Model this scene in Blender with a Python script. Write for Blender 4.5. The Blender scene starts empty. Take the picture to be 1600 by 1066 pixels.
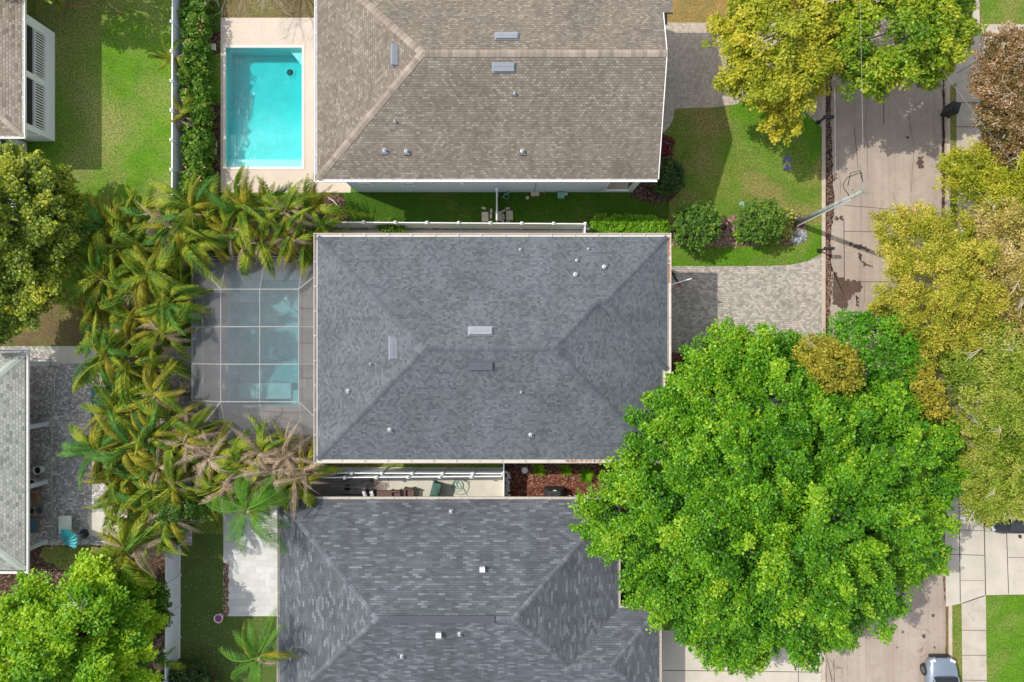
import bpy, math, random
import numpy as np
from mathutils import Vector, Matrix
S = bpy.context.scene
C = S.collection
R = math.radians
random.seed(7)
rng = np.random.default_rng(11)

# ---------------------------------------------------------------- camera, light
H, F = 42.7, 1067.0                      # height of the lens over the street (m), focal length (photo pixels)
cd = bpy.data.cameras.new("camera"); cam = bpy.data.objects.new("camera", cd); C.objects.link(cam)
cam.location = (0, 0, H); cam.rotation_euler = (0, 0, 0)
cd.sensor_width = 36; cd.lens = F/1600*36; cd.clip_end = 1000; cd.clip_start = .5
S.camera = cam
w = bpy.data.worlds.new("World"); S.world = w; w.use_nodes = True
nt = w.node_tree; bg = nt.nodes['Background']
sky = nt.nodes.new('ShaderNodeTexSky'); sky.sky_type = 'NISHITA'; sky.sun_disc = False
sky.sun_elevation = R(50.3); sky.sun_rotation = R(-68.4); sky.dust_density = 1.5
hs = nt.nodes.new('ShaderNodeHueSaturation'); hs.inputs['Saturation'].default_value = .42
nt.links.new(sky.outputs[0], hs.inputs['Color']); nt.links.new(hs.outputs[0], bg.inputs[0]); bg.inputs[1].default_value = 0.15
sl = bpy.data.lights.new("sun", 'SUN'); sl.energy = 2.3; sl.angle = R(.6); sl.color = (1, .94, .84)
so = bpy.data.objects.new("sun", sl); C.objects.link(so)
so.rotation_euler = Vector((.771, -.305, -1)).to_track_quat('-Z', 'Y').to_euler()
so.location = (-30, 12, 50)
S.view_settings.view_transform = 'Standard'; S.view_settings.look = 'None'
S.view_settings.exposure = 0.76; S.view_settings.gamma = 1
ZG = .12
def P(px, py, z=ZG):
    return Vector(((px-800)*(H-z)/F, (533-py)*(H-z)/F, z))

# ---------------------------------------------------------------- materials
def new_mat(name):
    m = bpy.data.materials.new(name); m.use_nodes = True
    n = m.node_tree.nodes; l = m.node_tree.links
    return m, n, l, n['Principled BSDF']
def c4(c): return (c[0], c[1], c[2], 1)
def ramp(n, stops):
    r = n.new('ShaderNodeValToRGB'); e = r.color_ramp.elements
    while len(e) < len(stops): e.new(.5)
    for i, (p, c) in enumerate(stops): e[i].position = p; e[i].color = c4(c)
    return r
def coords(n, l, kind='Object', scale=None, rot=0):
    t = n.new('ShaderNodeTexCoord'); o = t.outputs[kind]
    if scale or rot:
        m = n.new('ShaderNodeMapping'); l.new(o, m.inputs[0])
        if scale: m.inputs['Scale'].default_value = scale
        m.inputs['Rotation'].default_value = (0, 0, rot); o = m.outputs[0]
    return o
def noise(n, l, co, scale, detail=4, rough=.6, dist=0):
    t = n.new('ShaderNodeTexNoise'); l.new(co, t.inputs['Vector'])
    t.inputs['Scale'].default_value = scale; t.inputs['Detail'].default_value = detail
    t.inputs['Roughness'].default_value = rough; t.inputs['Distortion'].default_value = dist
    return t.outputs[0]
def mixc(n, l, fac, a, b, mode='MIX'):
    m = n.new('ShaderNodeMix'); m.data_type = 'RGBA'; m.blend_type = mode
    for s, v in ((m.inputs[0], fac), (m.inputs[6], a), (m.inputs[7], b)):
        if hasattr(v, 'links') or hasattr(v, 'is_linked'): l.new(v, s)
        elif isinstance(v, (int, float)): s.default_value = v
        else: s.default_value = c4(v)
    return m.outputs[2]
def mrange(n, l, v, a, b, c=0, d=1):
    m = n.new('ShaderNodeMapRange'); l.new(v, m.inputs[0])
    for i, x in enumerate((a, b, c, d)): m.inputs[i+1].default_value = x
    return m.outputs[0]
def bump(n, l, b, h, strength=.3, dist=.02):
    t = n.new('ShaderNodeBump'); l.new(h, t.inputs['Height'])
    t.inputs['Strength'].default_value = strength; t.inputs['Distance'].default_value = dist
    l.new(t.outputs[0], b.inputs['Normal'])

def plain(name, c, rough=.6, metal=0, var=.12, scale=3, spec=None):
    m, n, l, b = new_mat(name)
    co = coords(n, l)
    f = noise(n, l, co, scale, 6)
    k = mrange(n, l, f, .3, .7)
    l.new(mixc(n, l, k, [x*(1-var) for x in c], [min(1, x*(1+var)) for x in c]), b.inputs['Base Color'])
    b.inputs['Roughness'].default_value = rough; b.inputs['Metallic'].default_value = metal
    if spec is not None: b.inputs['Specular IOR Level'].default_value = spec
    return m
def grass(name, green, green2, tan, tan_at=.55, patch=.25, fine=1.0):
    m, n, l, b = new_mat(name)
    co = coords(n, l)
    f1 = noise(n, l, co, 9, 5, .75); f2 = noise(n, l, co, 1.1, 4, .65); f3 = noise(n, l, co, patch, 5, .62, .4)
    base = mixc(n, l, mrange(n, l, f2, .35, .65), green2, green)
    k = mrange(n, l, f3, tan_at-.09, tan_at+.11)
    mm = n.new('ShaderNodeMath'); mm.operation = 'MULTIPLY'; l.new(k, mm.inputs[0]); l.new(mrange(n, l, f1, .3, .62), mm.inputs[1])
    c = mixc(n, l, mm.outputs[0], base, tan)
    d = ramp(n, [(.3, (1-.55*fine,)*3), (.5, (1,)*3), (.7, (1+.45*fine,)*3)]); l.new(f1, d.inputs[0])
    c = mixc(n, l, 1.0, c, d.outputs[0], 'MULTIPLY')
    l.new(c, b.inputs['Base Color']); b.inputs['Roughness'].default_value = .9; b.inputs['Specular IOR Level'].default_value = .1
    bump(n, l, b, f1, .7, .05)
    return m
def bricks(name, stops, bw, rh, mortar, mc, kind='Object', rot=0, rough=.85, dirt=None, bstr=.4, big=.12, offset=.5):
    m, n, l, b = new_mat(name)
    co = coords(n, l, kind, rot=rot)
    if kind == 'Object':
        nz = n.new('ShaderNodeTexNoise'); l.new(co, nz.inputs['Vector']); nz.inputs['Scale'].default_value = 2.5
        va = n.new('ShaderNodeVectorMath'); va.operation = 'MULTIPLY_ADD'; l.new(nz.outputs['Color'], va.inputs[0]); va.inputs[1].default_value = (.16, .16, 0); l.new(co, va.inputs[2]); bco = va.outputs[0]
    else: bco = co
    t = n.new('ShaderNodeTexBrick'); l.new(bco, t.inputs['Vector'])
    t.inputs['Color1'].default_value = (0, 0, 0, 1); t.inputs['Color2'].default_value = (1, 1, 1, 1); t.inputs['Mortar'].default_value = (.5, .5, .5, 1)
    t.inputs['Scale'].default_value = 1; t.inputs['Mortar Size'].default_value = mortar; t.inputs['Mortar Smooth'].default_value = .3
    t.inputs['Brick Width'].default_value = bw; t.inputs['Row Height'].default_value = rh; t.offset = offset
    r = ramp(n, stops); l.new(t.outputs['Color'], r.inputs[0])
    c = mixc(n, l, t.outputs['Fac'], r.outputs[0], mc)
    f = noise(n, l, co, .45, 6, .6); k = mrange(n, l, f, .3, .7, 1-big, 1+big)
    g = n.new('ShaderNodeCombineColor'); [l.new(k, g.inputs[i]) for i in range(3)]
    c = mixc(n, l, 1.0, c, g.outputs[0], 'MULTIPLY')
    if kind == 'UV':        # weathered streaks running down the slope
        mp = n.new('ShaderNodeMapping'); l.new(co, mp.inputs[0]); mp.inputs['Scale'].default_value = (1.1, .16, 1); fs = noise(n, l, mp.outputs[0], 1, 5, .6); ks = mrange(n, l, fs, .3, .7, .88, 1.10)
        gs = n.new('ShaderNodeCombineColor'); [l.new(ks, gs.inputs[i]) for i in range(3)]
        c = mixc(n, l, 1.0, c, gs.outputs[0], 'MULTIPLY')
    f2 = noise(n, l, co, 22, 3, .7); k2 = mrange(n, l, f2, .3, .7, .82, 1.18)
    g2 = n.new('ShaderNodeCombineColor'); [l.new(k2, g2.inputs[i]) for i in range(3)]
    c = mixc(n, l, 1.0, c, g2.outputs[0], 'MULTIPLY')
    if dirt:
        fd = noise(n, l, co, dirt[1], 6, .7, .6)
        c = mixc(n, l, mrange(n, l, fd, dirt[2], dirt[2]+.12, 0, dirt[3]), c, dirt[0])
    l.new(c, b.inputs['Base Color']); b.inputs['Roughness'].default_value = rough; b.inputs['Specular IOR Level'].default_value = .25
    inv = n.new('ShaderNodeMath'); inv.operation = 'SUBTRACT'; inv.inputs[0].default_value = 1; l.new(t.outputs['Fac'], inv.inputs[1])
    bump(n, l, b, inv.outputs[0], bstr, .02)
    return m
def concrete(name, c, c2, s1=.6, stain=None, speck=.1, bscale=40, streak=None):
    m, n, l, b = new_mat(name)
    co = coords(n, l)
    f = noise(n, l, co, s1, 8, .62, .3)
    col = mixc(n, l, mrange(n, l, f, .35, .65), c, c2)
    g = noise(n, l, co, bscale, 3, .8)
    r = ramp(n, [(.3, (1-speck*2,)*3), (.5, (1,)*3), (.7, (1+speck,)*3)]); l.new(g, r.inputs[0])
    col = mixc(n, l, 1.0, col, r.outputs[0], 'MULTIPLY')
    if streak:
        fm = noise(n, l, co, 2.2, 8, .72, .8); col = mixc(n, l, mrange(n, l, fm, .5, .72, 0, .38), col, (.22, .17, .14))
    if streak:      # long tyre-worn streaks along y
        sc = coords(n, l, scale=(3.2, .07, 1)); fs = noise(n, l, sc, 1, 7, .65)
        col = mixc(n, l, mrange(n, l, fs, .47, .68, 0, streak[1]), col, streak[0])
    if stain:
        fs = noise(n, l, co, stain[1], 7, .7, 1.0)
        col = mixc(n, l, mrange(n, l, fs, stain[2], stain[2]+.06, 0, stain[3]), col, stain[0])
    l.new(col, b.inputs['Base Color']); b.inputs['Roughness'].default_value = .85; b.inputs['Specular IOR Level'].default_value = .2
    bump(n, l, b, g, .25, .01)
    return m
def speckle(name, stops, scale=14, rough=.95):
    m, n, l, b = new_mat(name)
    co = coords(n, l)
    v = n.new('ShaderNodeTexVoronoi'); l.new(co, v.inputs['Vector']); v.inputs['Scale'].default_value = scale
    sp = n.new('ShaderNodeSeparateColor'); l.new(v.outputs['Color'], sp.inputs[0])
    r = ramp(n, stops); l.new(sp.outputs[0], r.inputs[0])
    d = mrange(n, l, v.outputs['Distance'], 0, .6, 1.15, .45)
    g = n.new('ShaderNodeCombineColor'); [l.new(d, g.inputs[i]) for i in range(3)]
    l.new(mixc(n, l, 1.0, r.outputs[0], g.outputs[0], 'MULTIPLY'), b.inputs['Base Color'])
    b.inputs['Roughness'].default_value = rough; b.inputs['Specular IOR Level'].default_value = .15
    bump(n, l, b, v.outputs['Distance'], -.6, .03)
    return m
def leafm(name, stops, trans=.35, rough=.5, spec=.35):
    m, n, l, b = new_mat(name)
    a = n.new('ShaderNodeAttribute'); a.attribute_name = 'tint'
    r = ramp(n, stops); l.new(a.outputs['Fac'], r.inputs[0])
    l.new(r.outputs[0], b.inputs['Base Color']); b.inputs['Roughness'].default_value = rough
    b.inputs['Specular IOR Level'].default_value = spec
    t = n.new('ShaderNodeBsdfTranslucent'); l.new(mixc(n, l, 1.0, r.outputs[0], (1.25, 1.3, .6), 'MULTIPLY'), t.inputs[0])
    x = n.new('ShaderNodeMixShader'); x.inputs[0].default_value = trans
    l.new(b.outputs[0], x.inputs[1]); l.new(t.outputs[0], x.inputs[2])
    l.new(x.outputs[0], n['Material Output'].inputs[0])
    return m
def watermat(name, absorb, dens, rip=6, scat=.3):
    m, n, l, b = new_mat(name); n.remove(b)
    co = coords(n, l)
    f = noise(n, l, co, rip, 3, .5, 1.2)
    bp = n.new('ShaderNodeBump'); l.new(f, bp.inputs['Height']); bp.inputs['Strength'].default_value = .35; bp.inputs['Distance'].default_value = .05
    tr = n.new('ShaderNodeBsdfTransparent'); tr.inputs[0].default_value = (.97, 1, 1, 1)
    gl = n.new('ShaderNodeBsdfGlossy'); gl.inputs['Roughness'].default_value = .08; l.new(bp.outputs[0], gl.inputs['Normal'])
    fr = n.new('ShaderNodeFresnel'); fr.inputs[0].default_value = 1.33; l.new(bp.outputs[0], fr.inputs['Normal'])
    x = n.new('ShaderNodeMixShader'); l.new(fr.outputs[0], x.inputs[0]); l.new(tr.outputs[0], x.inputs[1]); l.new(gl.outputs[0], x.inputs[2])
    l.new(x.outputs[0], n['Material Output'].inputs[0])
    va = n.new('ShaderNodeVolumeAbsorption'); va.inputs[0].default_value = c4(absorb); va.inputs[1].default_value = dens
    l.new(va.outputs[0], n['Material Output'].inputs[1])
    return m
def plaster(name, c, c2, caustic=.35, scale=2.2):
    m, n, l, b = new_mat(name)
    co = coords(n, l)
    f = noise(n, l, co, 1.4, 4)
    col = mixc(n, l, mrange(n, l, f, .35, .65), c, c2)
    l.new(col, b.inputs['Base Color']); b.inputs['Roughness'].default_value = .8
    return m
def screenmat(name):
    m, n, l, b = new_mat(name)
    b.inputs['Base Color'].default_value = (.20, .205, .215, 1); b.inputs['Roughness'].default_value = .9; b.inputs['Specular IOR Level'].default_value = 0
    t = n.new('ShaderNodeBsdfTransparent')
    co = coords(n, l); f = noise(n, l, co, 1.2, 5, .7)
    x = n.new('ShaderNodeMixShader'); l.new(mrange(n, l, f, .3, .7, .34, .47), x.inputs[0])
    l.new(t.outputs[0], x.inputs[1]); l.new(b.outputs[0], x.inputs[2])
    l.new(x.outputs[0], n['Material Output'].inputs[0])
    return m

M = {}
M['soil'] = concrete('bare_soil', (.075, .05, .033), (.12, .085, .055), 1.2, speck=.3, bscale=12)
M['lawn_bright'] = grass('lawn_bright', (.105, .225, .014), (.082, .18, .014), (.26, .235, .09), .5, .16)
M['lawn_dry'] = grass('lawn_dry', (.115, .195, .022), (.095, .16, .02), (.25, .19, .075), .47, .3)
M['lawn_green'] = grass('lawn_green', (.095, .215, .012), (.075, .165, .012), (.22, .21, .07), .56, .2)
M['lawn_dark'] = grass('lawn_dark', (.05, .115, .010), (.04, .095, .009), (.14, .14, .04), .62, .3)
M['lawn_brown'] = grass('lawn_brown', (.30, .20, .07), (.24, .17, .06), (.13, .14, .04), .55, .5)
M['turf'] = grass('synthetic_turf', (.085, .13, .03), (.075, .115, .028), (.12, .15, .04), .62, .25, .55)
M['lawn_scrub'] = grass('scrub_ground', (.17, .13, .06), (.13, .10, .05), (.16, .16, .05), .52, .4)
M['road'] = concrete('road_surface', (.33, .272, .226), (.41, .345, .29), .35, stain=((.14, .095, .075), .6, .62, .6), speck=.14, bscale=30, streak=((.20, .15, .115), .28))
M['sidewalk'] = concrete('sidewalk_concrete', (.40, .35, .285), (.48, .43, .36), 1.1, stain=((.24, .20, .15), .8, .6, .5), speck=.06)
M['apron'] = concrete('apron_concrete', (.44, .40, .335), (.52, .47, .40), .8, stain=((.36, .32, .27), 1.0, .64, .5), speck=.05)
M['kerb'] = concrete('kerb_concrete', (.52, .44, .34), (.42, .35, .28), 1.5, stain=((.12, .10, .08), 2.5, .62, .6), speck=.1)
M['patio_beige'] = concrete('patio_concrete', (.52, .485, .41), (.58, .55, .48), 1.5, stain=((.40, .34, .27), 1.6, .63, .6), speck=.07)
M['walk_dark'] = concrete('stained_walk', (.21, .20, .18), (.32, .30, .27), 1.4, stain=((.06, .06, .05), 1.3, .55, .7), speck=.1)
M['deck_tan'] = concrete('travertine_deck', (.60, .50, .405), (.52, .45, .38), .7, stain=((.5, .42, .34), 1.4, .62, .4), speck=.05, bscale=18)
M['deck_white'] = bricks('white_pavers', [(0, (.48, .48, .465)), (1, (.58, .58, .56))], .6, .4, .006, (.46, .45, .43), dirt=((.34, .30, .26), 2.2, .64, .6))
M['deck_grey'] = bricks('grey_deck_pavers', [(0, (.27, .255, .245)), (1, (.36, .34, .325))], 1.5, .72, .012, (.2, .18, .17), dirt=((.24, .22, .21), 1.5, .6, .5))
M['pav_grey'] = bricks('grey_pavers', [(0, (.27, .245, .215)), (.5, (.38, .345, .305)), (1, (.50, .455, .40))], .19, .13, .008, (.19, .17, .145), dirt=((.18, .16, .13), .6, .58, .45))
M['pav_taupe'] = bricks('taupe_pavers', [(0, (.36, .30, .245)), (1, (.50, .43, .35))], .14, .17, .006, (.25, .21, .175), dirt=((.24, .20, .16), .5, .58, .4))
M['pav_patio'] = bricks('patio_pavers', [(0, (.27, .25, .235)), (.55, (.42, .395, .375)), (.85, (.54, .505, .48)), (1, (.74, .69, .64))], .15, .12, .007, (.17, .155, .145), dirt=((.17, .155, .14), .6, .56, .4))
M['mulch_red'] = speckle('red_mulch', [(0, (.10, .035, .025)), (.5, (.24, .09, .06)), (.85, (.40, .17, .12)), (1, (.55, .36, .26))], 13)
M['mulch_brown'] = speckle('brown_mulch', [(0, (.05, .03, .02)), (.6, (.13, .075, .05)), (1, (.3, .2, .14))], 12)
M['mulch_pink'] = speckle('pinkish_mulch', [(0, (.16, .09, .06)), (.5, (.33, .20, .14)), (1, (.55, .40, .32))], 10)
M['litter'] = speckle('leaf_litter_bed', [(0, (.045, .028, .022)), (.6, (.10, .062, .045)), (1, (.26, .17, .12))], 13)
M['pebble'] = speckle('grey_pebbles', [(0, (.16, .19, .20)), (.6, (.34, .38, .38)), (1, (.62, .64, .64))], 9)
M['stain'] = concrete('damp_stain', (.085, .058, .046), (.125, .085, .065), 2, speck=.25, bscale=16)
M['joint'] = plain('joint_filler', (.07, .05, .045), .9)
M['joint_light'] = plain('pale_sealed_joint', (.25, .22, .19), .9)
SH = dict(kind='UV', rough=.9, bstr=.8)
M['roof_grey'] = bricks('slate_grey_shingles', [(0, (.074, .085, .097)), (.3, (.097, .111, .124)), (.55, (.113, .129, .143)), (.85, (.126, .143, .156)), (1, (.142, .159, .171))], .17, .125, .008, (.10, .11, .12), big=.14, **SH)
M['roof_tan'] = bricks('tan_shingles', [(0, (.15, .125, .10)), (.35, (.185, .157, .128)), (.75, (.21, .18, .148)), (1, (.275, .24, .198))], .19, .125, .010, (.132, .11, .088), big=.12, **SH)
M['roof_dark'] = bricks('charcoal_shingles', [(0, (.072, .08, .092)), (.6, (.098, .108, .122)), (.82, (.115, .127, .142)), (1, (.165, .18, .198))], .38, .13, .006, (.08, .088, .10), big=.16, **SH)
M['roof_green'] = bricks('grey_green_shingles', [(0, (.18, .185, .165)), (.2, (.27, .28, .25)), (.5, (.32, .33, .295)), (1, (.38, .39, .35))], .26, .15, .016, (.25, .255, .23), big=.08, **SH)
M['roof_tan2'] = bricks('beige_shingles', [(0, (.17, .14, .11)), (.2, (.27, .225, .18)), (.6, (.32, .27, .22)), (1, (.38, .325, .27))], .26, .15, .016, (.23, .19, .16), big=.08, **SH)
CP = dict(kind='UV', rough=.9, bstr=.4, big=.05)
M['cap_grey'] = bricks('slate_grey_cap_shingles', [(0, (.085, .094, .112)), (1, (.125, .137, .155))], .28, 5, .012, (.065, .072, .085), **CP)
M['cap_tan'] = bricks('tan_cap_shingles', [(0, (.21, .172, .138)), (1, (.32, .27, .222))], .28, 5, .01, (.3, .24, .2), **CP)
M['cap_dark'] = bricks('charcoal_cap_shingles', [(0, (.085, .095, .112)), (1, (.16, .172, .195))], .28, 5, .012, (.075, .08, .095), **CP)
M['cap_green'] = bricks('pale_green_cap_shingles', [(0, (.36, .40, .36)), (1, (.44, .48, .44))], .5, 5, .006, (.33, .36, .33), **CP)
M['cap_tan2'] = bricks('beige_cap_shingles', [(0, (.36, .31, .265)), (1, (.50, .44, .38))], .28, 5, .006, (.3, .25, .21), **CP)
M['gutter'] = plain('cream_gutter', (.54, .495, .44), .5, var=.08, scale=1.2)
M['gutter_white'] = plain('white_gutter', (.80, .79, .77), .5, var=.06)
M['wall_blue'] = plain('pale_blue_stucco', (.60, .70, .72), .85, var=.04, scale=6)
M['wall_white'] = plain('white_stucco', (.80, .81, .79), .85, var=.04, scale=6)
M['wall_beige'] = plain('beige_stucco', (.60, .55, .47), .85, var=.05, scale=6)
M['trim'] = plain('white_trim', (.80, .80, .78), .5, var=.04)
M['vinyl'] = plain('white_vinyl', (.70, .73, .77), .45, var=.07, scale=1.5)
M['vinyl_cap'] = plain('bright_white_vinyl', (.84, .84, .84), .4, var=.03)
M['glass'] = plain('dark_glass', (.02, .025, .03), .12, var=.1)
M['black'] = plain('black_plastic', (.018, .019, .02), .45, var=.2)
M['rubber'] = plain('rubber', (.02, .02, .02), .8, var=.2)
M['metal_vent'] = plain('painted_vent_metal', (.26, .28, .31), .45, .2, var=.08)
M['metal_slate'] = plain('slate_vent_metal', (.105, .118, .14), .45, .2, var=.1)
M['white_metal'] = plain('white_painted_metal', (.62, .62, .61), .4, var=.03)
M['alu'] = plain('pale_aluminium', (.46, .46, .45), .4, .2, var=.1)
M['wood_pole'] = plain('weathered_concrete_pole', (.27, .29, .265), .8, var=.4, scale=2)
M['wire'] = plain('weathered_cable', (.22, .21, .20), .6)
M['black_wire'] = plain('black_cable', (.03, .03, .03), .6)
M['green_plastic'] = plain('dark_green_plastic', (.05, .115, .095), .45)
M['green_box'] = plain('utility_green', (.18, .36, .29), .6)
M['lid_blue'] = plain('slate_blue_lid', (.10, .115, .17), .7)
M['brown_wicker'] = plain('brown_wicker', (.13, .08, .07), .8, var=.3, scale=25)
M['tan_wood'] = plain('tan_wood', (.30, .19, .12), .7, var=.25, scale=6)
M['blue_fabric'] = plain('blue_fabric', (.10, .22, .33), .9)
M['teal_fabric'] = plain('teal_fabric', (.10, .50, .53), .85, var=.12, scale=8)
M['pale_cloth'] = plain('pale_green_cloth', (.60, .65, .54), .8, var=.04)
M['stone'] = plain('beige_stone', (.55, .47, .37), .85, var=.12, scale=6)
M['red'] = plain('red_paint', (.55, .08, .05), .5)
M['terra'] = plain('terracotta', (.30, .18, .14), .8)
M['purple'] = plain('purple_flowers', (.22, .05, .17), .8, var=.6, scale=30)
M['rust_dry'] = plain('dry_bark', (.42, .20, .12), .9, var=.2)
M['bark'] = plain('grey_brown_bark', (.17, .14, .11), .9, var=.3, scale=8)
M['bark_pale'] = plain('pale_bark', (.48, .43, .36), .9, var=.2, scale=8)
M['palm_stem'] = plain('palm_stem', (.22, .24, .10), .8, var=.35, scale=5)
M['pool_tan'] = plaster('pool_plaster', (.56, .78, .75), (.64, .86, .83))
M['pool_grey'] = plaster('weathered_pool_plaster', (.55, .68, .68), (.70, .82, .82))
M['coping'] = plain('pool_coping', (.74, .66, .56), .7, var=.08)
M['water1'] = watermat('clear_cyan_water', (.0, .84, .86), 1.35, 6)
M['water2'] = watermat('teal_water', (.05, .72, .78), .62, 7)
M['water3'] = watermat('deep_teal_water', (.04, .6, .62), .9, 5)
M['screen'] = screenmat('insect_screen')
M['car_silver'] = plain('silver_blue_paint', (.27, .32, .39), .28, .5, var=.03)
M['car_dark'] = plain('charcoal_paint', (.035, .037, .042), .3, .3, var=.05)
M['headlamp'] = plain('clear_lamp', (.7, .74, .76), .15)

L = {}
L['big'] = leafm('bright_green_leaves', [(0, (.012, .065, .002)), (.35, (.05, .19, .003)), (.65, (.115, .30, .005)), (.85, (.22, .40, .009)), (1, (.31, .46, .025))], .24)
L['big2'] = leafm('fresh_green_leaves', [(0, (.03, .13, .004)), (.6, (.09, .29, .006)), (1, (.19, .40, .02))])
L['golden'] = leafm('golden_green_leaves', [(0, (.11, .16, .015)), (.4, (.29, .33, .025)), (.8, (.48, .45, .04)), (1, (.66, .50, .12))])
L['tan_gold'] = leafm('tan_gold_leaves', [(0, (.18, .17, .035)), (.4, (.38, .33, .06)), (.75, (.54, .43, .13)), (1, (.64, .53, .30))])
L['olive'] = leafm('olive_leaves', [(0, (.08, .16, .014)), (.4, (.20, .31, .025)), (.75, (.34, .41, .04)), (1, (.48, .46, .13))])
L['yellow'] = leafm('yellow_green_leaves', [(0, (.13, .19, .012)), (.4, (.30, .35, .02)), (.75, (.47, .45, .03)), (1, (.62, .52, .06))])
L['ylgreen'] = leafm('lime_green_leaves', [(0, (.06, .16, .01)), (.45, (.16, .30, .015)), (.75, (.32, .41, .02)), (1, (.50, .49, .04))])
L['rust'] = leafm('rusty_leaves', [(0, (.06, .08, .015)), (.35, (.13, .13, .03)), (.6, (.27, .16, .05)), (.85, (.38, .22, .09)), (1, (.55, .42, .30))])
L['pinkish'] = leafm('pinkish_cream_leaves', [(0, (.14, .09, .04)), (.5, (.36, .24, .13)), (1, (.62, .50, .38))])
L['gold'] = leafm('gold_leaves', [(0, (.14, .14, .015)), (.5, (.33, .30, .025)), (1, (.56, .46, .05))])
L['darkolive'] = leafm('dark_olive_leaves', [(0, (.04, .09, .010)), (.45, (.13, .21, .020)), (.7, (.29, .35, .03)), (1, (.52, .53, .06))])
L['lime'] = leafm('vivid_lime_leaves', [(0, (.03, .13, .004)), (.5, (.15, .36, .008)), (1, (.40, .56, .02))])
L['dark'] = leafm('dark_green_leaves', [(0, (.018, .05, .012)), (.6, (.04, .095, .022)), (1, (.10, .17, .03))])
L['bush'] = leafm('bush_leaves', [(0, (.04, .11, .015)), (.6, (.09, .20, .022)), (1, (.22, .33, .04))])
L['hedge'] = leafm('hedge_leaves', [(0, (.07, .19, .006)), (.6, (.16, .36, .010)), (1, (.26, .46, .02))])
L['shrub'] = leafm('shrub_leaves', [(0, (.045, .13, .010)), (.6, (.12, .25, .016)), (1, (.27, .38, .05))])
L['redleaf'] = leafm('maroon_leaves', [(0, (.06, .008, .012)), (1, (.26, .03, .045))])
L['frond'] = leafm('green_frond', [(0, (.03, .085, .008)), (.25, (.10, .19, .012)), (.5, (.28, .33, .022)), (1, (.58, .52, .12))], .3, .6, .18)
L['frond_deep'] = leafm('deep_green_frond', [(0, (.03, .10, .015)), (.5, (.07, .19, .022)), (.8, (.17, .28, .035)), (1, (.36, .38, .08))], .25, .6, .2)
L['frond_yel'] = leafm('yellowed_frond', [(0, (.09, .12, .012)), (.4, (.23, .22, .018)), (.7, (.42, .36, .035)), (1, (.52, .42, .10))], .25, .65, .15)
L['frond_dry'] = leafm('dried_frond', [(0, (.20, .14, .09)), (.5, (.42, .32, .22)), (1, (.64, .53, .41))], .15, .8, .1)
L['frond_queen'] = leafm('bright_feather_frond', [(0, (.035, .13, .01)), (.5, (.09, .25, .015)), (.8, (.2, .36, .03)), (1, (.40, .46, .07))], .3, .55, .25)

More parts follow.
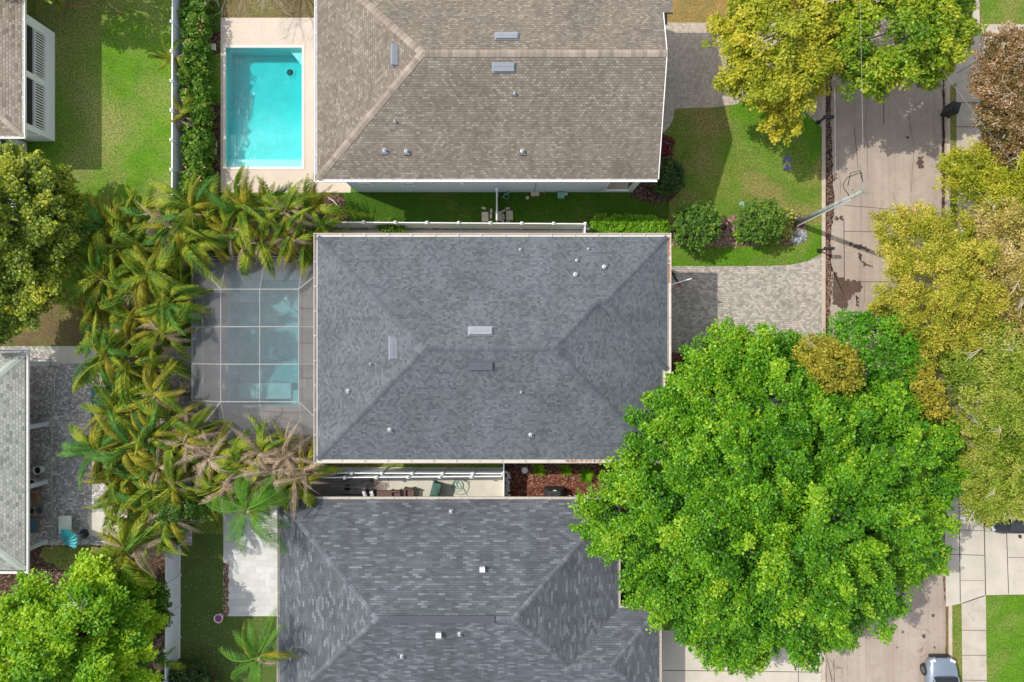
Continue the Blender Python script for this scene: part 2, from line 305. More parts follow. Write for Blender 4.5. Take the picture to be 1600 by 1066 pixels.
# ---------------------------------------------------------------- mesh helpers
class MB:
    def __init__(s): s.v = []; s.f = []; s.uv = {}
    def add(s, vs, fs):
        o = len(s.v); s.v += [tuple(v) for v in vs]; s.f += [tuple(i+o for i in f) for f in fs]
    def box(s, c, d, rz=0, top=1.0, tilt=None):
        x, y, z = d[0]/2, d[1]/2, d[2]/2
        vs = [Vector((sx*x*(top if sz > 0 else 1), sy*y*(top if sz > 0 else 1), sz*z)) for sz in (-1, 1) for sx, sy in ((-1, -1), (1, -1), (1, 1), (-1, 1))]
        m = Matrix.Rotation(rz, 3, 'Z')
        if tilt: m = m @ Matrix.Rotation(tilt[0], 3, 'X') @ Matrix.Rotation(tilt[1], 3, 'Y')
        vs = [m @ v + Vector(c) for v in vs]
        s.add(vs, [(3, 2, 1, 0), (4, 5, 6, 7), (0, 1, 5, 4), (1, 2, 6, 5), (2, 3, 7, 6), (3, 0, 4, 7)]); return s
    def span(s, x0, x1, y0, y1, z0, z1): return s.box(((x0+x1)/2, (y0+y1)/2, (z0+z1)/2), (abs(x1-x0), abs(y1-y0), abs(z1-z0)))
    def prism(s, poly, z0, z1, bottom=True):
        n = len(poly); vs = [(p[0], p[1], z0) for p in poly]+[(p[0], p[1], z1) for p in poly]
        fs = [tuple(range(n, 2*n))]+[(i, (i+1) % n, n+(i+1) % n, n+i) for i in range(n)]
        if bottom: fs.append(tuple(reversed(range(n))))
        s.add(vs, fs); return s
    def poly(s, pts): s.add(pts, [tuple(range(len(pts)))]); return s
    def facet(s, pts):           # polygon with uv: u along the eave, v up the slope
        pts = [Vector(p) for p in pts]; nrm = Vector((0, 0, 0))
        for i in range(len(pts)): nrm += pts[i].cross(pts[(i+1) % len(pts)])
        if nrm.z < 0: pts.reverse(); nrm = -nrm
        nrm.normalize(); e = Vector((0, 0, 1)).cross(nrm)
        e = e.normalized() if e.length > 1e-4 else Vector((1, 0, 0))
        u = nrm.cross(e)
        s.uv[len(s.f)] = [(p.dot(e)+100, p.dot(u)+100) for p in pts]
        s.poly(pts); return s
    def tube(s, pts, rad, n=6, cap=True):
        pts = [Vector(p) for p in pts]
        if not isinstance(rad, (list, tuple)): rad = [rad]*len(pts)
        rings = []; up = Vector((0, 0, 1))
        for i, p in enumerate(pts):
            d = (pts[min(i+1, len(pts)-1)]-pts[max(i-1, 0)]).normalized()
            a = d.cross(up if abs(d.z) < .95 else Vector((1, 0, 0))).normalized(); b = d.cross(a)
            rings.append([p+(a*math.cos(t*2*math.pi/n)+b*math.sin(t*2*math.pi/n))*rad[i] for t in range(n)])
        vs = [v for r in rings for v in r]; fs = []
        for i in range(len(pts)-1):
            for j in range(n): fs.append((i*n+j, i*n+(j+1) % n, (i+1)*n+(j+1) % n, (i+1)*n+j))
        if cap: fs += [tuple(reversed(range(n))), tuple(range((len(pts)-1)*n, len(pts)*n))]
        s.add(vs, fs); return s
    def lathe(s, c, prof, n=16):
        c = Vector(c); vs = [c+Vector((r*math.cos(t*2*math.pi/n), r*math.sin(t*2*math.pi/n), z)) for r, z in prof for t in range(n)]
        fs = [(i*n+j, i*n+(j+1) % n, (i+1)*n+(j+1) % n, (i+1)*n+j) for i in range(len(prof)-1) for j in range(n)]
        s.add(vs, fs); return s
    def torus(s, c, r, a, n=20, m=6, rz=None):
        c = Vector(c)
        vs = [c+Vector(((r+a*math.cos(q))*math.cos(t), (r+a*math.cos(q))*math.sin(t), a*math.sin(q))) for t in [i*2*math.pi/n for i in range(n)] for q in [j*2*math.pi/m for j in range(m)]]
        fs = [(i*m+j, ((i+1) % n)*m+j, ((i+1) % n)*m+(j+1) % m, i*m+(j+1) % m) for i in range(n) for j in range(m)]
        s.add(vs, fs); return s
    def build(s, name, mat, parent=None, loc=None, smooth=False, bevel=0):
        o0 = Vector(parent_loc(parent)) if parent is not None else Vector(loc or (0, 0, 0))
        me = bpy.data.meshes.new(name)
        me.from_pydata([(v[0]-o0.x, v[1]-o0.y, v[2]-o0.z) for v in s.v], [], s.f)
        if s.uv:
            ul = me.uv_layers.new(name='UVMap')
            for i, p in enumerate(me.polygons):
                if i in s.uv:
                    for k, li in enumerate(p.loop_indices): ul.data[li].uv = s.uv[i][k]
        me.materials.append(mat)
        if smooth: me.polygons.foreach_set('use_smooth', [True]*len(me.polygons))
        me.update()
        o = bpy.data.objects.new(name, me); C.objects.link(o)
        if parent is not None: o.parent = parent
        else: o.location = o0
        if bevel:
            b = o.modifiers.new('bevel', 'BEVEL'); b.width = bevel; b.segments = 2; b.limit_method = 'ANGLE'
        return o
def parent_loc(o):
    v = Vector((0, 0, 0))
    while o is not None: v += o.location; o = o.parent
    return v
def tag(o, label, cat, group=None):
    o['label'] = label; o['category'] = cat
    if group: o['group'] = group
    return o
def thing(name, label, cat, loc, group=None):
    o = bpy.data.objects.new(name, None); C.objects.link(o); o.location = loc; o.empty_display_size = .3
    return tag(o, label, cat, group)
def structure(o, kind='structure'): o['kind'] = kind; return o
def copy_tree(o, parent=None):
    c = o.copy(); C.objects.link(c)
    if parent is not None: c.parent = parent
    for ch in list(o.children): copy_tree(ch, c)
    return c
ORD = ['first', 'second', 'third', 'fourth', 'fifth', 'sixth', 'seventh', 'eighth', 'ninth', 'tenth', 'eleventh', 'twelfth', 'thirteenth', 'fourteenth', 'fifteenth', 'sixteenth', 'seventeenth', 'eighteenth', 'nineteenth', 'twentieth']

def sheet(name, poly, mat, z, kind='structure'):
    pts = [P(x, y, z) for x, y in poly]
    a = sum(pts[i].x*pts[(i+1) % len(pts)].y-pts[(i+1) % len(pts)].x*pts[i].y for i in range(len(pts)))
    if a < 0: pts.reverse()
    return structure(MB().poly(pts).build(name, mat), kind)
def rough_outline(poly, amp=2.0, step=5, seed=1):
    r = random.Random(seed); out = []
    for i in range(len(poly)):
        a, b = Vector(poly[i]), Vector(poly[(i+1) % len(poly)]); d = (b-a); n = max(1, int(d.length/step)); nn = Vector((-d.y, d.x)).normalized()
        for k in range(n): out.append(a+d*(k/n)+nn*r.uniform(-amp, amp))
    return [(p.x, p.y) for p in out]
def holed(name, x0, x1, y0, y1, holes, z, mat, skirt=0):
    xs = sorted({x0, x1}|{h[i] for h in holes for i in (0, 1)}); ys = sorted({y0, y1}|{h[i] for h in holes for i in (2, 3)})
    b = MB()
    for i in range(len(xs)-1):
        for j in range(len(ys)-1):
            cx, cy = (xs[i]+xs[i+1])/2, (ys[j]+ys[j+1])/2
            if any(h[0] < cx < h[1] and h[2] < cy < h[3] for h in holes): continue
            b.poly([(xs[i], ys[j], z), (xs[i+1], ys[j], z), (xs[i+1], ys[j+1], z), (xs[i], ys[j+1], z)])
    if skirt:
        for q in [(x0, x1, y0, y1)]:
            for a, c in (((q[0], q[2]), (q[1], q[2])), ((q[1], q[2]), (q[1], q[3])), ((q[1], q[3]), (q[0], q[3])), ((q[0], q[3]), (q[0], q[2]))):
                b.poly([(a[0], a[1], z-skirt), (c[0], c[1], z-skirt), (c[0], c[1], z), (a[0], a[1], z)])
    return structure(b.build(name, mat))

# ---------------------------------------------------------------- ground
g = lambda x0, x1, y0, y1: (P(x0, 0).x, P(x1, 0).x, P(0, y1).y, P(0, y0).y)
pool1 = g(353, 472, 75, 261); pool2 = g(357, 468, 424, 634); pool3 = g(143, 238, 604, 716)
HOLES = [pool1, pool2, pool3]
holed('ground', -160, 160, -160, 160, HOLES, 0, M['soil'])
XW = P(1289, 0).x; XE = P(1480, 0).x
holed('lawn_west', -150, XW, -150, 150, HOLES, ZG, M['lawn_green'], .12)
holed('lawn_east', XE, 150, -150, 150, [], ZG, M['lawn_scrub'], .12)
structure(MB().poly([(XW-.1, -150, .004), (XE+.1, -150, .004), (XE+.1, 150, .004), (XW-.1, 150, .004)]).build('road', M['road']))
Z1, Z2, Z3, Z4 = ZG+.004, ZG+.008, ZG+.012, ZG+.016
# kerbs
k1 = MB().prism([P(1284, -900)[:2], P(1290, -900)[:2], P(1290, 2000)[:2], P(1284, 2000)[:2]], -.1, ZG+.028); structure(k1.build('kerb', M['kerb'], bevel=.02))
k2 = MB().prism([P(1475, -900)[:2], P(1480, -900)[:2], P(1492, 2000)[:2], P(1486, 2000)[:2]], -.1, ZG+.028); structure(k2.build('kerb', M['kerb'], bevel=.02))
sheet('lawn', [(56, 0), (270, 0), (270, 340), (100, 340), (56, 250)], M['lawn_bright'], Z1)
sheet('lawn', rough_outline([(-40, 455), (160, 455), (160, 541), (-40, 541)], 3, 8), M['lawn_scrub'], Z1)
sheet('planting_bed', rough_outline([(286, -60), (344, -60), (344, 305), (286, 305)], 3), M['mulch_brown'], Z1)
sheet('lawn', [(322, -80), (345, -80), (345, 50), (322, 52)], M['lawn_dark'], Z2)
sheet('lawn', rough_outline([(325, 85), (345, 85), (345, 160), (325, 160)], 2), M['lawn_green'], Z2)
sheet('planting_bed', rough_outline([(346, -160), (494, -160), (494, 28), (346, 28)], 1), M['lawn_scrub'], Z2)
holed('pool_deck', P(345, 0).x, P(548, 0).x, P(0, 301).y, P(0, 28).y, [pool1], Z3, M['deck_tan'], .02)
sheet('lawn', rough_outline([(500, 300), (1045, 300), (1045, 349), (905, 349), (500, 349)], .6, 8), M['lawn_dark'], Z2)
sheet('planting_bed', rough_outline([(498, 303), (535, 303), (548, 345), (495, 348)], 2), M['mulch_brown'], Z3)
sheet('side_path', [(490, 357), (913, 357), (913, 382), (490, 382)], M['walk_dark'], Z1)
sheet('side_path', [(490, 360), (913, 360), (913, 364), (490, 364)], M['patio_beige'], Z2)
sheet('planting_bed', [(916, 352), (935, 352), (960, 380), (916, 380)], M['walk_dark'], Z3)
sheet('lawn', rough_outline([(1030, 165), (1180, 150), (1283, 190), (1283, 352), (1040, 352)], 1), M['lawn_dry'], Z1)
sheet('lawn', rough_outline([(1135, 158), (1215, 150), (1284, 190), (1284, 240), (1250, 285), (1190, 270), (1150, 250)], 4, 7, 3), M['lawn_green'], Z2)
sheet('lawn', [(1040, -300), (1283, -300), (1283, 38), (1040, 38)], M['lawn_brown'], Z2)
sheet('driveway', [(1030, 35), (1240, 37), (1284, 20), (1284, 200), (1262, 178), (1240, 161), (1215, 154), (1180, 153), (1150, 163), (1115, 168), (1054, 170), (1052, 186), (1046, 198), (1036, 208), (1020, 208)], M['pav_taupe'], Z3)
sheet('planting_bed', rough_outline([(1005, 208), (1036, 208), (1048, 215), (1052, 270), (1068, 290), (1050, 312), (1020, 318), (985, 310), (985, 230)], 2), M['mulch_brown'], Z4)
sheet('planting_bed', rough_outline([(1040, 350), (1075, 335), (1110, 345), (1140, 340), (1180, 320), (1215, 328), (1250, 332), (1262, 352), (1258, 378), (1240, 382), (1150, 386), (1046, 384)], 2.5, 6, 5), M['mulch_pink'], Z3)
sheet('gravel_patch', rough_outline([(1236, 366), (1248, 358), (1262, 363), (1260, 376), (1247, 382), (1236, 378)], 1.5), M['pebble'], Z4)
sheet('driveway', [(1035, 416), (1195, 416), (1235, 414), (1262, 408), (1284, 397), (1284, 640), (1035, 640)], M['pav_grey'], Z3)
structure(MB().prism([P(1036, 382)[:2], P(1045, 384)[:2], P(1049, 400)[:2], P(1049, 416)[:2], P(1036, 416)[:2]], ZG, ZG+.02).build('side_path', M['patio_beige']))
sheet('planting_bed', rough_outline([(1036, 552), (1100, 552), (1100, 660), (1020, 660)], 2), M['mulch_red'], Z4)
sheet('driveway', [(1000, 985), (1284, 985), (1284, 1300), (1000, 1300)], M['apron'], Z3)
for y in (1047, 1110): sheet('joint_line', [(1036, y), (1284, y+3), (1284, y+4), (1036, y+1.2)], M['joint'], Z4)
sheet('joint_line', [(1247, 1000), (1248, 1000), (1248, 1200), (1247, 1200)], M['joint'], Z4)
# ground between the two grey houses
sheet('lawn', [(490, 715), (788, 715), (788, 734), (490, 734)], M['lawn_dry'], Z2)
sheet('patio', [(480, 743), (789, 743), (789, 800), (480, 800)], M['patio_beige'], Z3)
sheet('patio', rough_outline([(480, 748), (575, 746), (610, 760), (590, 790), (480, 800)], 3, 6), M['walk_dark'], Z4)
sheet('planting_bed', [(789, 718), (1010, 718), (1010, 800), (789, 800)], M['mulch_red'], Z2)
sheet('planting_bed', rough_outline([(789, 716), (1000, 716), (1000, 732), (789, 736)], 3), M['mulch_brown'], Z3)
# west neighbours
sheet('patio', [(-80, 541), (163, 541), (163, 604), (143, 604), (143, 716), (250, 716), (250, 852), (-80, 852)], M['pav_patio'], Z2)
sheet('patio', [(80, 541), (300, 541), (300, 568), (80, 568)], M['patio_beige'], Z3)  # sunlit strip outside the roof's shadow, painted as paler concrete
sheet('patio', rough_outline([(137, 800), (250, 800), (250, 842), (140, 838)], 2), M['patio_beige'], Z3)  # sunlight past the shadow edge, painted on as a pale patch
sheet('patio', [(238, 568), (300, 568), (300, 852), (238, 852)], M['pav_patio'], Z2)
structure(MB().span(P(81, 0).x, P(82, 0).x, P(0, 858).y, P(0, 566).y, ZG, ZG+.03).build('drain_strip', M['patio_beige']))
sheet('planting_bed', rough_outline([(-80, 852), (282, 852), (282, 1100), (-80, 1100)], 1), M['mulch_brown'], Z1)
sheet('lawn', rough_outline([(70, 853), (200, 853), (190, 905), (110, 895), (60, 870)], 3), M['lawn_dry'], Z3)
sheet('lawn', [(282, 835), (440, 835), (440, 1300), (282, 1300)], M['turf'], Z1)
sheet('planting_bed', rough_outline([(282, 1038), (315, 1038), (345, 1066), (350, 1200), (282, 1200)], 2), M['mulch_red'], Z2)
sheet('patio', [(349, 790), (440, 790), (440, 963), (349, 963)], M['deck_white'], Z3)
sheet('patio', rough_outline([(349, 880), (357, 880), (357, 963), (349, 963)], 1.5, 4), M['mulch_pink'], Z4)
holed('pool_deck', P(299, 0).x, P(505, 0).x, P(0, 690).y, P(0, 400).y, [pool2], Z3, M['deck_grey'], .02)
# east side
W0 = lambda y: 1494+(y-150)*8/750.; W1 = lambda y: 1532+(y-150)*8/750.
sheet('sidewalk', [(W0(-600), -600), (W1(-600), -600), (W1(1800), 1800), (W0(1800), 1800)], M['sidewalk'], Z3)
sheet('lawn', [(1480, -600), (W0(-600), -600), (W0(1800), 1800), (1489, 1800)], M['lawn_dry'], Z1)
sheet('lawn', [(1540, 929), (1900, 929), (1900, 1800), (1543, 1800)], M['lawn_green'], Z1)
sheet('lawn', [(1533, -300), (1900, -300), (1900, 38), (1533, 38)], M['lawn_dry'], Z1)
sheet('driveway', [(1475.5, 770), (1536, 770), (1900, 770), (1900, 924), (1536, 930), (1502, 943), (1478, 948)], M['apron'], ZG+.036)
sheet('driveway', [(1476, 135), (1494, 100), (1500, -40), (1530, 38), (1900, 38), (1900, 105), (1540, 112), (1494, 130), (1474, 140)], M['sidewalk'], ZG+.036)
JZ = ZG+.040
def joint(x0, y0, x1, y1, wd=1.0, mat='joint', z=JZ, name='joint_line'):
    a, b = Vector((x0, y0)), Vector((x1, y1)); d = (b-a).normalized(); n = Vector((-d.y, d.x))*wd/2
    sheet(name, [tuple(a+n), tuple(b+n), tuple(b-n), tuple(a-n)], M[mat], z)
joint(1498.5, 770, 1500.5, 942, 1.3); joint(1537, 770, 1540, 930, 1.5); joint(1572.5, 824, 1576, 928, 1.2)
joint(1480, 866, 1539, 868); joint(1500, 907, 1539, 907, .6); joint(1498, 828, 1571, 831, .8); joint(1575, 871, 1700, 872, .8); joint(1503, 943, 1539, 931, 1.4)
joint(1498, 789, 1538, 789, .8); joint(1494, 115, 1533, 92, .9); joint(1533, 38, 1533, 112, .8)
for y in list(range(160, 760, 38))+list(range(985, 1800, 39)): joint(W0(y), y, W1(y), y+.5, .7)
RZ = .008
joint(1330.5, -600, 1334.5, 200, .9, 'joint_light', RZ); joint(1334.5, 200, 1341, 262, .9, 'joint', RZ)
joint(1381, 150, 1381, 195, 1.3, 'joint', RZ); joint(1381, 195, 1380, 300, .6, 'joint_light', RZ)
joint(1320, 321, 1475, 334, .8, 'joint', RZ); joint(1319, 361.5, 1475, 364, .9, 'joint', RZ); joint(1320, 440, 1475, 441, .9, 'joint', RZ); joint(1318.5, 342, 1320, 490, 1.2, 'joint', RZ)  # slanted first line is a service wire's shadow painted on the road
for i, y in enumerate((560, 640, 720)): joint(1300, y, 1475, y+1, .8, 'joint', RZ)
joint(1293, 1030, 1300, 1066, 1, 'joint', RZ); joint(1303, 1030, 1305, 1200, 1, 'joint', RZ); joint(1305, 1044, 1316, 1044, 1, 'joint', RZ)
sheet('gutter_litter', rough_outline([(1289, -60), (1302, -60), (1299, 190), (1301, 240), (1304, 330), (1298, 372), (1300, 420), (1296, 500), (1294, 640), (1289, 640)], 1.8, 6, 2), M['litter'], .010)
sheet('gutter_litter', rough_outline([(1473, 100), (1475.5, 100), (1477, 360), (1471, 360), (1472, 280)], 1, 6, 4), M['litter'], .010)
sheet('gutter_litter', rough_outline([(1478, 860), (1480.5, 860), (1484, 1040), (1477, 1020), (1478, 950), (1472, 895)], 1, 6, 4), M['mulch_pink'], .010)
for i, pl in enumerate([[(1300, 418), (1312, 432), (1322, 437), (1347, 440), (1346, 452), (1330, 462), (1322, 480), (1317, 486), (1310, 478), (1302, 476), (1299, 466)],
                        [(1321, 377), (1345, 384), (1358, 388), (1355, 393), (1330, 384)], [(1302, 341), (1316, 338), (1319, 345), (1312, 343), (1304, 346)],
                        [(1342, 392), (1346, 396), (1346, 408), (1352, 412), (1365, 418), (1350, 415), (1341, 405)], [(1338, 460), (1342, 466), (1340, 480), (1337, 474)],
                        [(1436, 245), (1442, 243), (1443, 262), (1438, 264), (1430, 256)], [(1303, 270), (1306, 270), (1307, 282), (1303, 284)]]):
    sheet('road_stain', rough_outline(pl, 2.6, 2.5, 20+i), M['stain'], .012)

def crack(pts, seed, wd=.9):
    r = random.Random(seed); q_ = []
    for i in range(len(pts)-1):
        for k in range(4): t = k/4; q_.append((pts[i][0]*(1-t)+pts[i+1][0]*t+r.uniform(-1, 1), pts[i][1]*(1-t)+pts[i+1][1]*t+r.uniform(-1, 1)))
    q_.append(pts[-1]); top = [(x+wd*r.uniform(.2, .7), y-wd*.3) for x, y in q_]
    a, b = [P(x, y, .014) for x, y in q_], [P(x, y, .014) for x, y in top]; m = MB()
    for i in range(len(a)-1): m.poly([a[i], a[i+1], b[i+1], b[i]])
    structure(m.build('road_crack', M['stain']))
for i, pl in enumerate(([(1296, 1028), (1302, 1040), (1297, 1052), (1304, 1068)], [(1304, 1040), (1316, 1045), (1314, 1060)], [(1395, 300), (1402, 330), (1398, 352)], [(1360, 120), (1352, 200), (1356, 280)], [(1420, 180), (1428, 230), (1424, 300)], [(1432, 982), (1445, 984), (1455, 990)], [(1408, 985), (1416, 987)], [(1340, 500), (1352, 470), (1350, 440)], [(1310, 250), (1313, 300), (1306, 330)])): crack(pl, i)
for i, (x, y, r_) in enumerate(((1458, 962, 3), (1443, 994, 3.5), (1410, 988, 2), (1460, 1012, 2), (1402, 1012, 1.8), (1418, 215, 2.5), (1350, 230, 1.6), (1405, 330, 3), (1370, 470, 2))):
    sheet('road_stain', rough_outline([(x-r_, y-r_*.6), (x+r_, y-r_), (x+r_*.8, y+r_), (x-r_*.5, y+r_*.8)], .8, 1.5, 60+i), M['stain'], .012)
def pool(name_floor, r, dsh, ddeep, shallow_south, mat, wat, wz, cop):
    x0, x1, y0, y1 = r; b = MB(); zs, zd = -dsh, -ddeep
    za, zb = (zs, zd) if shallow_south else (zd, zs)         # at y0, at y1
    ya, yb = y0+(y1-y0)*.3, y0+(y1-y0)*.62
    st = [(y0, za), (ya, za), (yb, zb), (y1, zb)]
    for i in range(3):
        b.poly([(x0, st[i][0], st[i][1]), (x1, st[i][0], st[i][1]), (x1, st[i+1][0], st[i+1][1]), (x0, st[i+1][0], st[i+1][1])])
        for x in (x0, x1): b.poly([(x, st[i][0], st[i][1]), (x, st[i+1][0], st[i+1][1]), (x, st[i+1][0], ZG+.05), (x, st[i][0], ZG+.05)])
    b.poly([(x0, y0, za), (x1, y0, za), (x1, y0, ZG+.05), (x0, y0, ZG+.05)]); b.poly([(x0, y1, zb), (x1, y1, zb), (x1, y1, ZG+.05), (x0, y1, ZG+.05)])
    structure(b.build(name_floor, mat))
    wv = MB(); e = .004; zb2 = min(za, zb)-.3
    wv.span(x0-.05, x1+.05, y0-.05, y1+.05, zb2, wz); structure(wv.build('pool_water', wat))
    c = MB(); q = .16
    c.span(x0-q, x0, y0-q, y1+q, ZG, ZG+.045); c.span(x1, x1+q, y0-q, y1+q, ZG, ZG+.045); c.span(x0, x1, y1, y1+q, ZG, ZG+.045); c.span(x0, x1, y0-q, y0, ZG, ZG+.045)
    structure(c.build('pool_coping', cop))
pool('pool_basin', pool1, .6, 1.15, True, M['pool_tan'], M['water1'], .02, M['coping'])
pool('pool_basin', pool2, .9, 1.5, False, M['pool_grey'], M['water2'], .02, M['deck_grey'])
pool('pool_basin', pool3, 1.0, 1.6, False, M['pool_grey'], M['water3'], .02, M['pav_patio'])
# pool 1: bench steps in the south end, corner seat, drain; pool 2: bench and steps
x0, x1, y0, y1 = pool1
structure(MB().span(x0, x1, y0, y0+.55, -.61, -.2).span(x0, x0+.4, y0+.55, y0+2.2, -.61, -.45).build('pool_step', M['pool_tan']))
structure(MB().prism([(x1-.9, y1), (x1, y1-1.1), (x1, y1)], -1.15, -.3).build('pool_step', M['pool_tan']))
d0 = Vector((x1-1.15, y1-1.05, -1.13))
dr = thing('pool_drain', 'round dark drain with pale ring in the deep end of the cyan pool', 'drain', d0)
MB().lathe(d0, [(.34, 0), (.34, .02), (.22, .02)], 16).build('ring', M['trim'], dr)
MB().lathe(d0, [(.21, .015), (.2, .06), (.001, .07)], 8).build('grate', M['black'], dr)
x0, x1, y0, y1 = pool2
structure(MB().span(x0+.2, x0+3.6, y0+.35, y0+1.35, -1.5, -.75).span(x0+3.6, x1, y0, y0+.9, -1.5, -.9).build('pool_step', M['pool_grey']))
structure(MB().span(x1-2.6, x1, y1-.5, y1, -1.5, -.2).span(x0, x1-2.6, y1-1.9, y1, -1.5, -.30).build('pool_step', M['pool_grey']))

# ---------------------------------------------------------------- roofs
NV = {'N': Vector((0, .35, 1)), 'S': Vector((0, -.35, 1)), 'E': Vector((.35, 0, 1)), 'W': Vector((-.35, 0, 1))}
for k in NV: NV[k].normalize()
def caps(b, p0, p1, na, nb, wd=.15, lift=.02):
    p0, p1 = Vector(p0), Vector(p1); d = (p1-p0); ln = d.length; d.normalize(); up = Vector((0, 0, lift))
    sa = na.cross(d); sb = nb.cross(d)
    if sa.z > 0: sa = -sa
    if sb.z > 0: sb = -sb
    if abs(sa.z) < 1e-3 and abs(sb.z) < 1e-3: sb = -sa
    n = max(1, int(ln/.28)); 
    for i in range(n):
        a = p0+d*(ln*i/n); c = p0+d*(ln*(i+1)/n+.03); l0 = up*1.0; l1 = up*1.6
        for s_ in (sa, sb):
            pts = [a+l0, c+l1, c+l1*.8+s_*wd, a+l0*.6+s_*wd]
            b.uv[len(b.f)] = [(i*.28+.02, 1), (i*.28+.26, 1), (i*.28+.26, 1.2), (i*.28+.02, 1.2)]
            b.poly(pts)
def offset(poly, d, closed=True):
    out = []; n = len(poly)
    for i in range(n):
        p = Vector(poly[i])
        a = Vector(poly[i-1]) if (closed or i > 0) else None
        c = Vector(poly[(i+1) % n]) if (closed or i < n-1) else None
        e1 = (p-a).normalized() if a is not None else (c-p).normalized(); e2 = (c-p).normalized() if c is not None else e1
        n1 = Vector((e1.y, -e1.x)); n2 = Vector((e2.y, -e2.x))
        m = n1+n2; m = m/max(.3, m.dot(n1)) if m.length > 1e-6 else n1
        out.append(p+m*d)
    return out
def gutter(parent, poly, z, mat, closed=True, hang=1.25, gap=.0, wd=.17):
    prof = [(gap+.01, .0), (gap+.01, -.11), (gap+wd, -.11), (gap+wd, .015), (gap+wd+.03, .015), (gap+wd+.03, -.135), (gap-.012, -.135), (gap-.012, .0)]
    rings = [offset(poly, d, closed) for d, _ in prof]; b = MB(); n = len(poly)
    vs = [(r[i].x, r[i].y, z+prof[k][1]) for k, r in enumerate(rings) for i in range(n)]; fs = []
    for k in range(len(prof)):
        k2 = (k+1) % len(prof)
        for i in range(n if closed else n-1):
            j = (i+1) % n; fs.append((k*n+i, k*n+j, k2*n+j, k2*n+i))
    b.add(vs, fs); h = b
    for i in range(n if closed else n-1):
        a, c = Vector(poly[i]), Vector(poly[(i+1) % n]); d = c-a; m = int(d.length/hang); e = d.normalized(); nn = Vector((e.y, -e.x))
        for k in range(1, m):
            q = a+d*(k/m)+nn*(gap+wd/2+.01); h.box((q.x, q.y, z+.012), (.035, wd+.02, .012), math.atan2(d.y, d.x))
    return b.build('gutter', mat, parent)
def close_roof(b, poly, z, th=.16):
    n = len(poly)
    for i in range(n):
        a, c = poly[i], poly[(i+1) % n]
        b.poly([(a[0], a[1], z-th), (c[0], c[1], z-th), (c[0], c[1], z-.001), (a[0], a[1], z-.001)])
    b.poly([(p[0], p[1], z-th) for p in reversed(poly)])
def hip_bump(xL, xR, yN, yS, xB, yb, E=5.5, k=.35, mirror=False):
    """hip roof whose east side has a bay sharing the north plane (mirror: the south plane)"""
    my = (lambda y: yN+yS-y) if mirror else (lambda y: y)
    if mirror: yb = yN+yS-yb
    h = (yN-yS)/2; ym = (yN+yS)/2; zr = E+k*h; hb = (yN-yb)/2; zb = E+k*hb
    Rw, Re = (xL+h, ym, zr), (xR-h, ym, zr); A = (xB-hb, yN-hb, zb); V = (xR-hb, yN-hb, zb)
    f = [[(xL, yS, E), (xR, yS, E), Re, Rw], [(xL, yN, E), (xL, yS, E), Rw], [(xB, yN, E), A, V, Re, Rw, (xL, yN, E)],
         [(xB, yb, E), (xB, yN, E), A], [(xR, yb, E), (xB, yb, E), A, V], [(xR, yS, E), (xR, yb, E), V, Re]]
    b = MB()
    for p in f: b.facet([(q[0], my(q[1]), q[2]) for q in p])
    N_, S_ = ('S', 'N') if mirror else ('N', 'S')
    c = MB(); q = lambda p: (p[0], my(p[1]), p[2])
    for p0, p1, a, d in (((xL, yS, E), Rw, 'W', S_), ((xL, yN, E), Rw, 'W', N_), (Rw, Re, 'N', 'S'), ((xR, yS, E), Re, 'E', S_), ((xB, yN, E), A, 'E', N_), (V, Re, N_, 'E'), ((xB, yb, E), A, 'E', S_), (A, V, N_, S_)):
        caps(c, q(p0), q(p1), NV[a], NV[d])
    out = [(xL, yS), (xR, yS), (xR, yb), (xB, yb), (xB, yN), (xL, yN)]
    if mirror: out = [(x, my(y)) for x, y in reversed(out)]
    close_roof(b, out, E)
    return b, c, out
def rz(side, x, y, hs):      # height of roof planes
    return hs.get('E', 5.5)+.35*{'N': hs['yN']-y, 'S': y-hs['yS'], 'E': hs['xR']-x, 'W': x-hs['xL']}[side]
def on_roof(px, py, side, hs):
    z = hs.get('E', 5.5)+1
    for _ in range(12): p = P(px, py, z); z = rz(side, p.x, p.y, hs)
    p = P(px, py, z); return p
def pipe_vent(parent, p, r=.055, h=.28, name='vent_pipe', white=True):
    r = r*.82
    MB().box(p+Vector((0, 0, .012)), (r*6, r*6.5, .012)).build('flashing', M['metal_slate'], parent)
    t = MB().lathe(p+Vector((0, 0, -.05)), [(r*1.9, .05), (r*1.3, .12), (r, .14), (r, h), (r*.7, h), (r*.7, h-.1), (.001, h-.1)], 12).build(name, M['white_metal'] if white else M['alu'], parent, smooth=False)
    return t
def box_vent(parent, p, side, wl, ww, mat):
    rzv = {'N': 0, 'S': 0, 'E': math.pi/2, 'W': math.pi/2}[side]
    a = {'N': -math.atan(.35), 'S': math.atan(.35), 'E': math.atan(.35)*-1, 'W': math.atan(.35)}[side]
    b = MB()
    tl = (a, 0)
    if side in 'EW': tl = (a, 0)
    b.box(p+Vector((0, 0, .10)), (wl, ww, .11), rzv, .97, tl); b.box(p+Vector((0, 0, .03)), (wl+.12, ww+.10, .02), rzv, 1, tl)
    for k in (-.45, -.15, .15, .45): b.box(p+Vector((0, 0, .165)), (wl*.96, .02, .02), rzv, 1, tl) if k == .15 else None
    return b.build('roof_vent', mat, parent, bevel=.015)
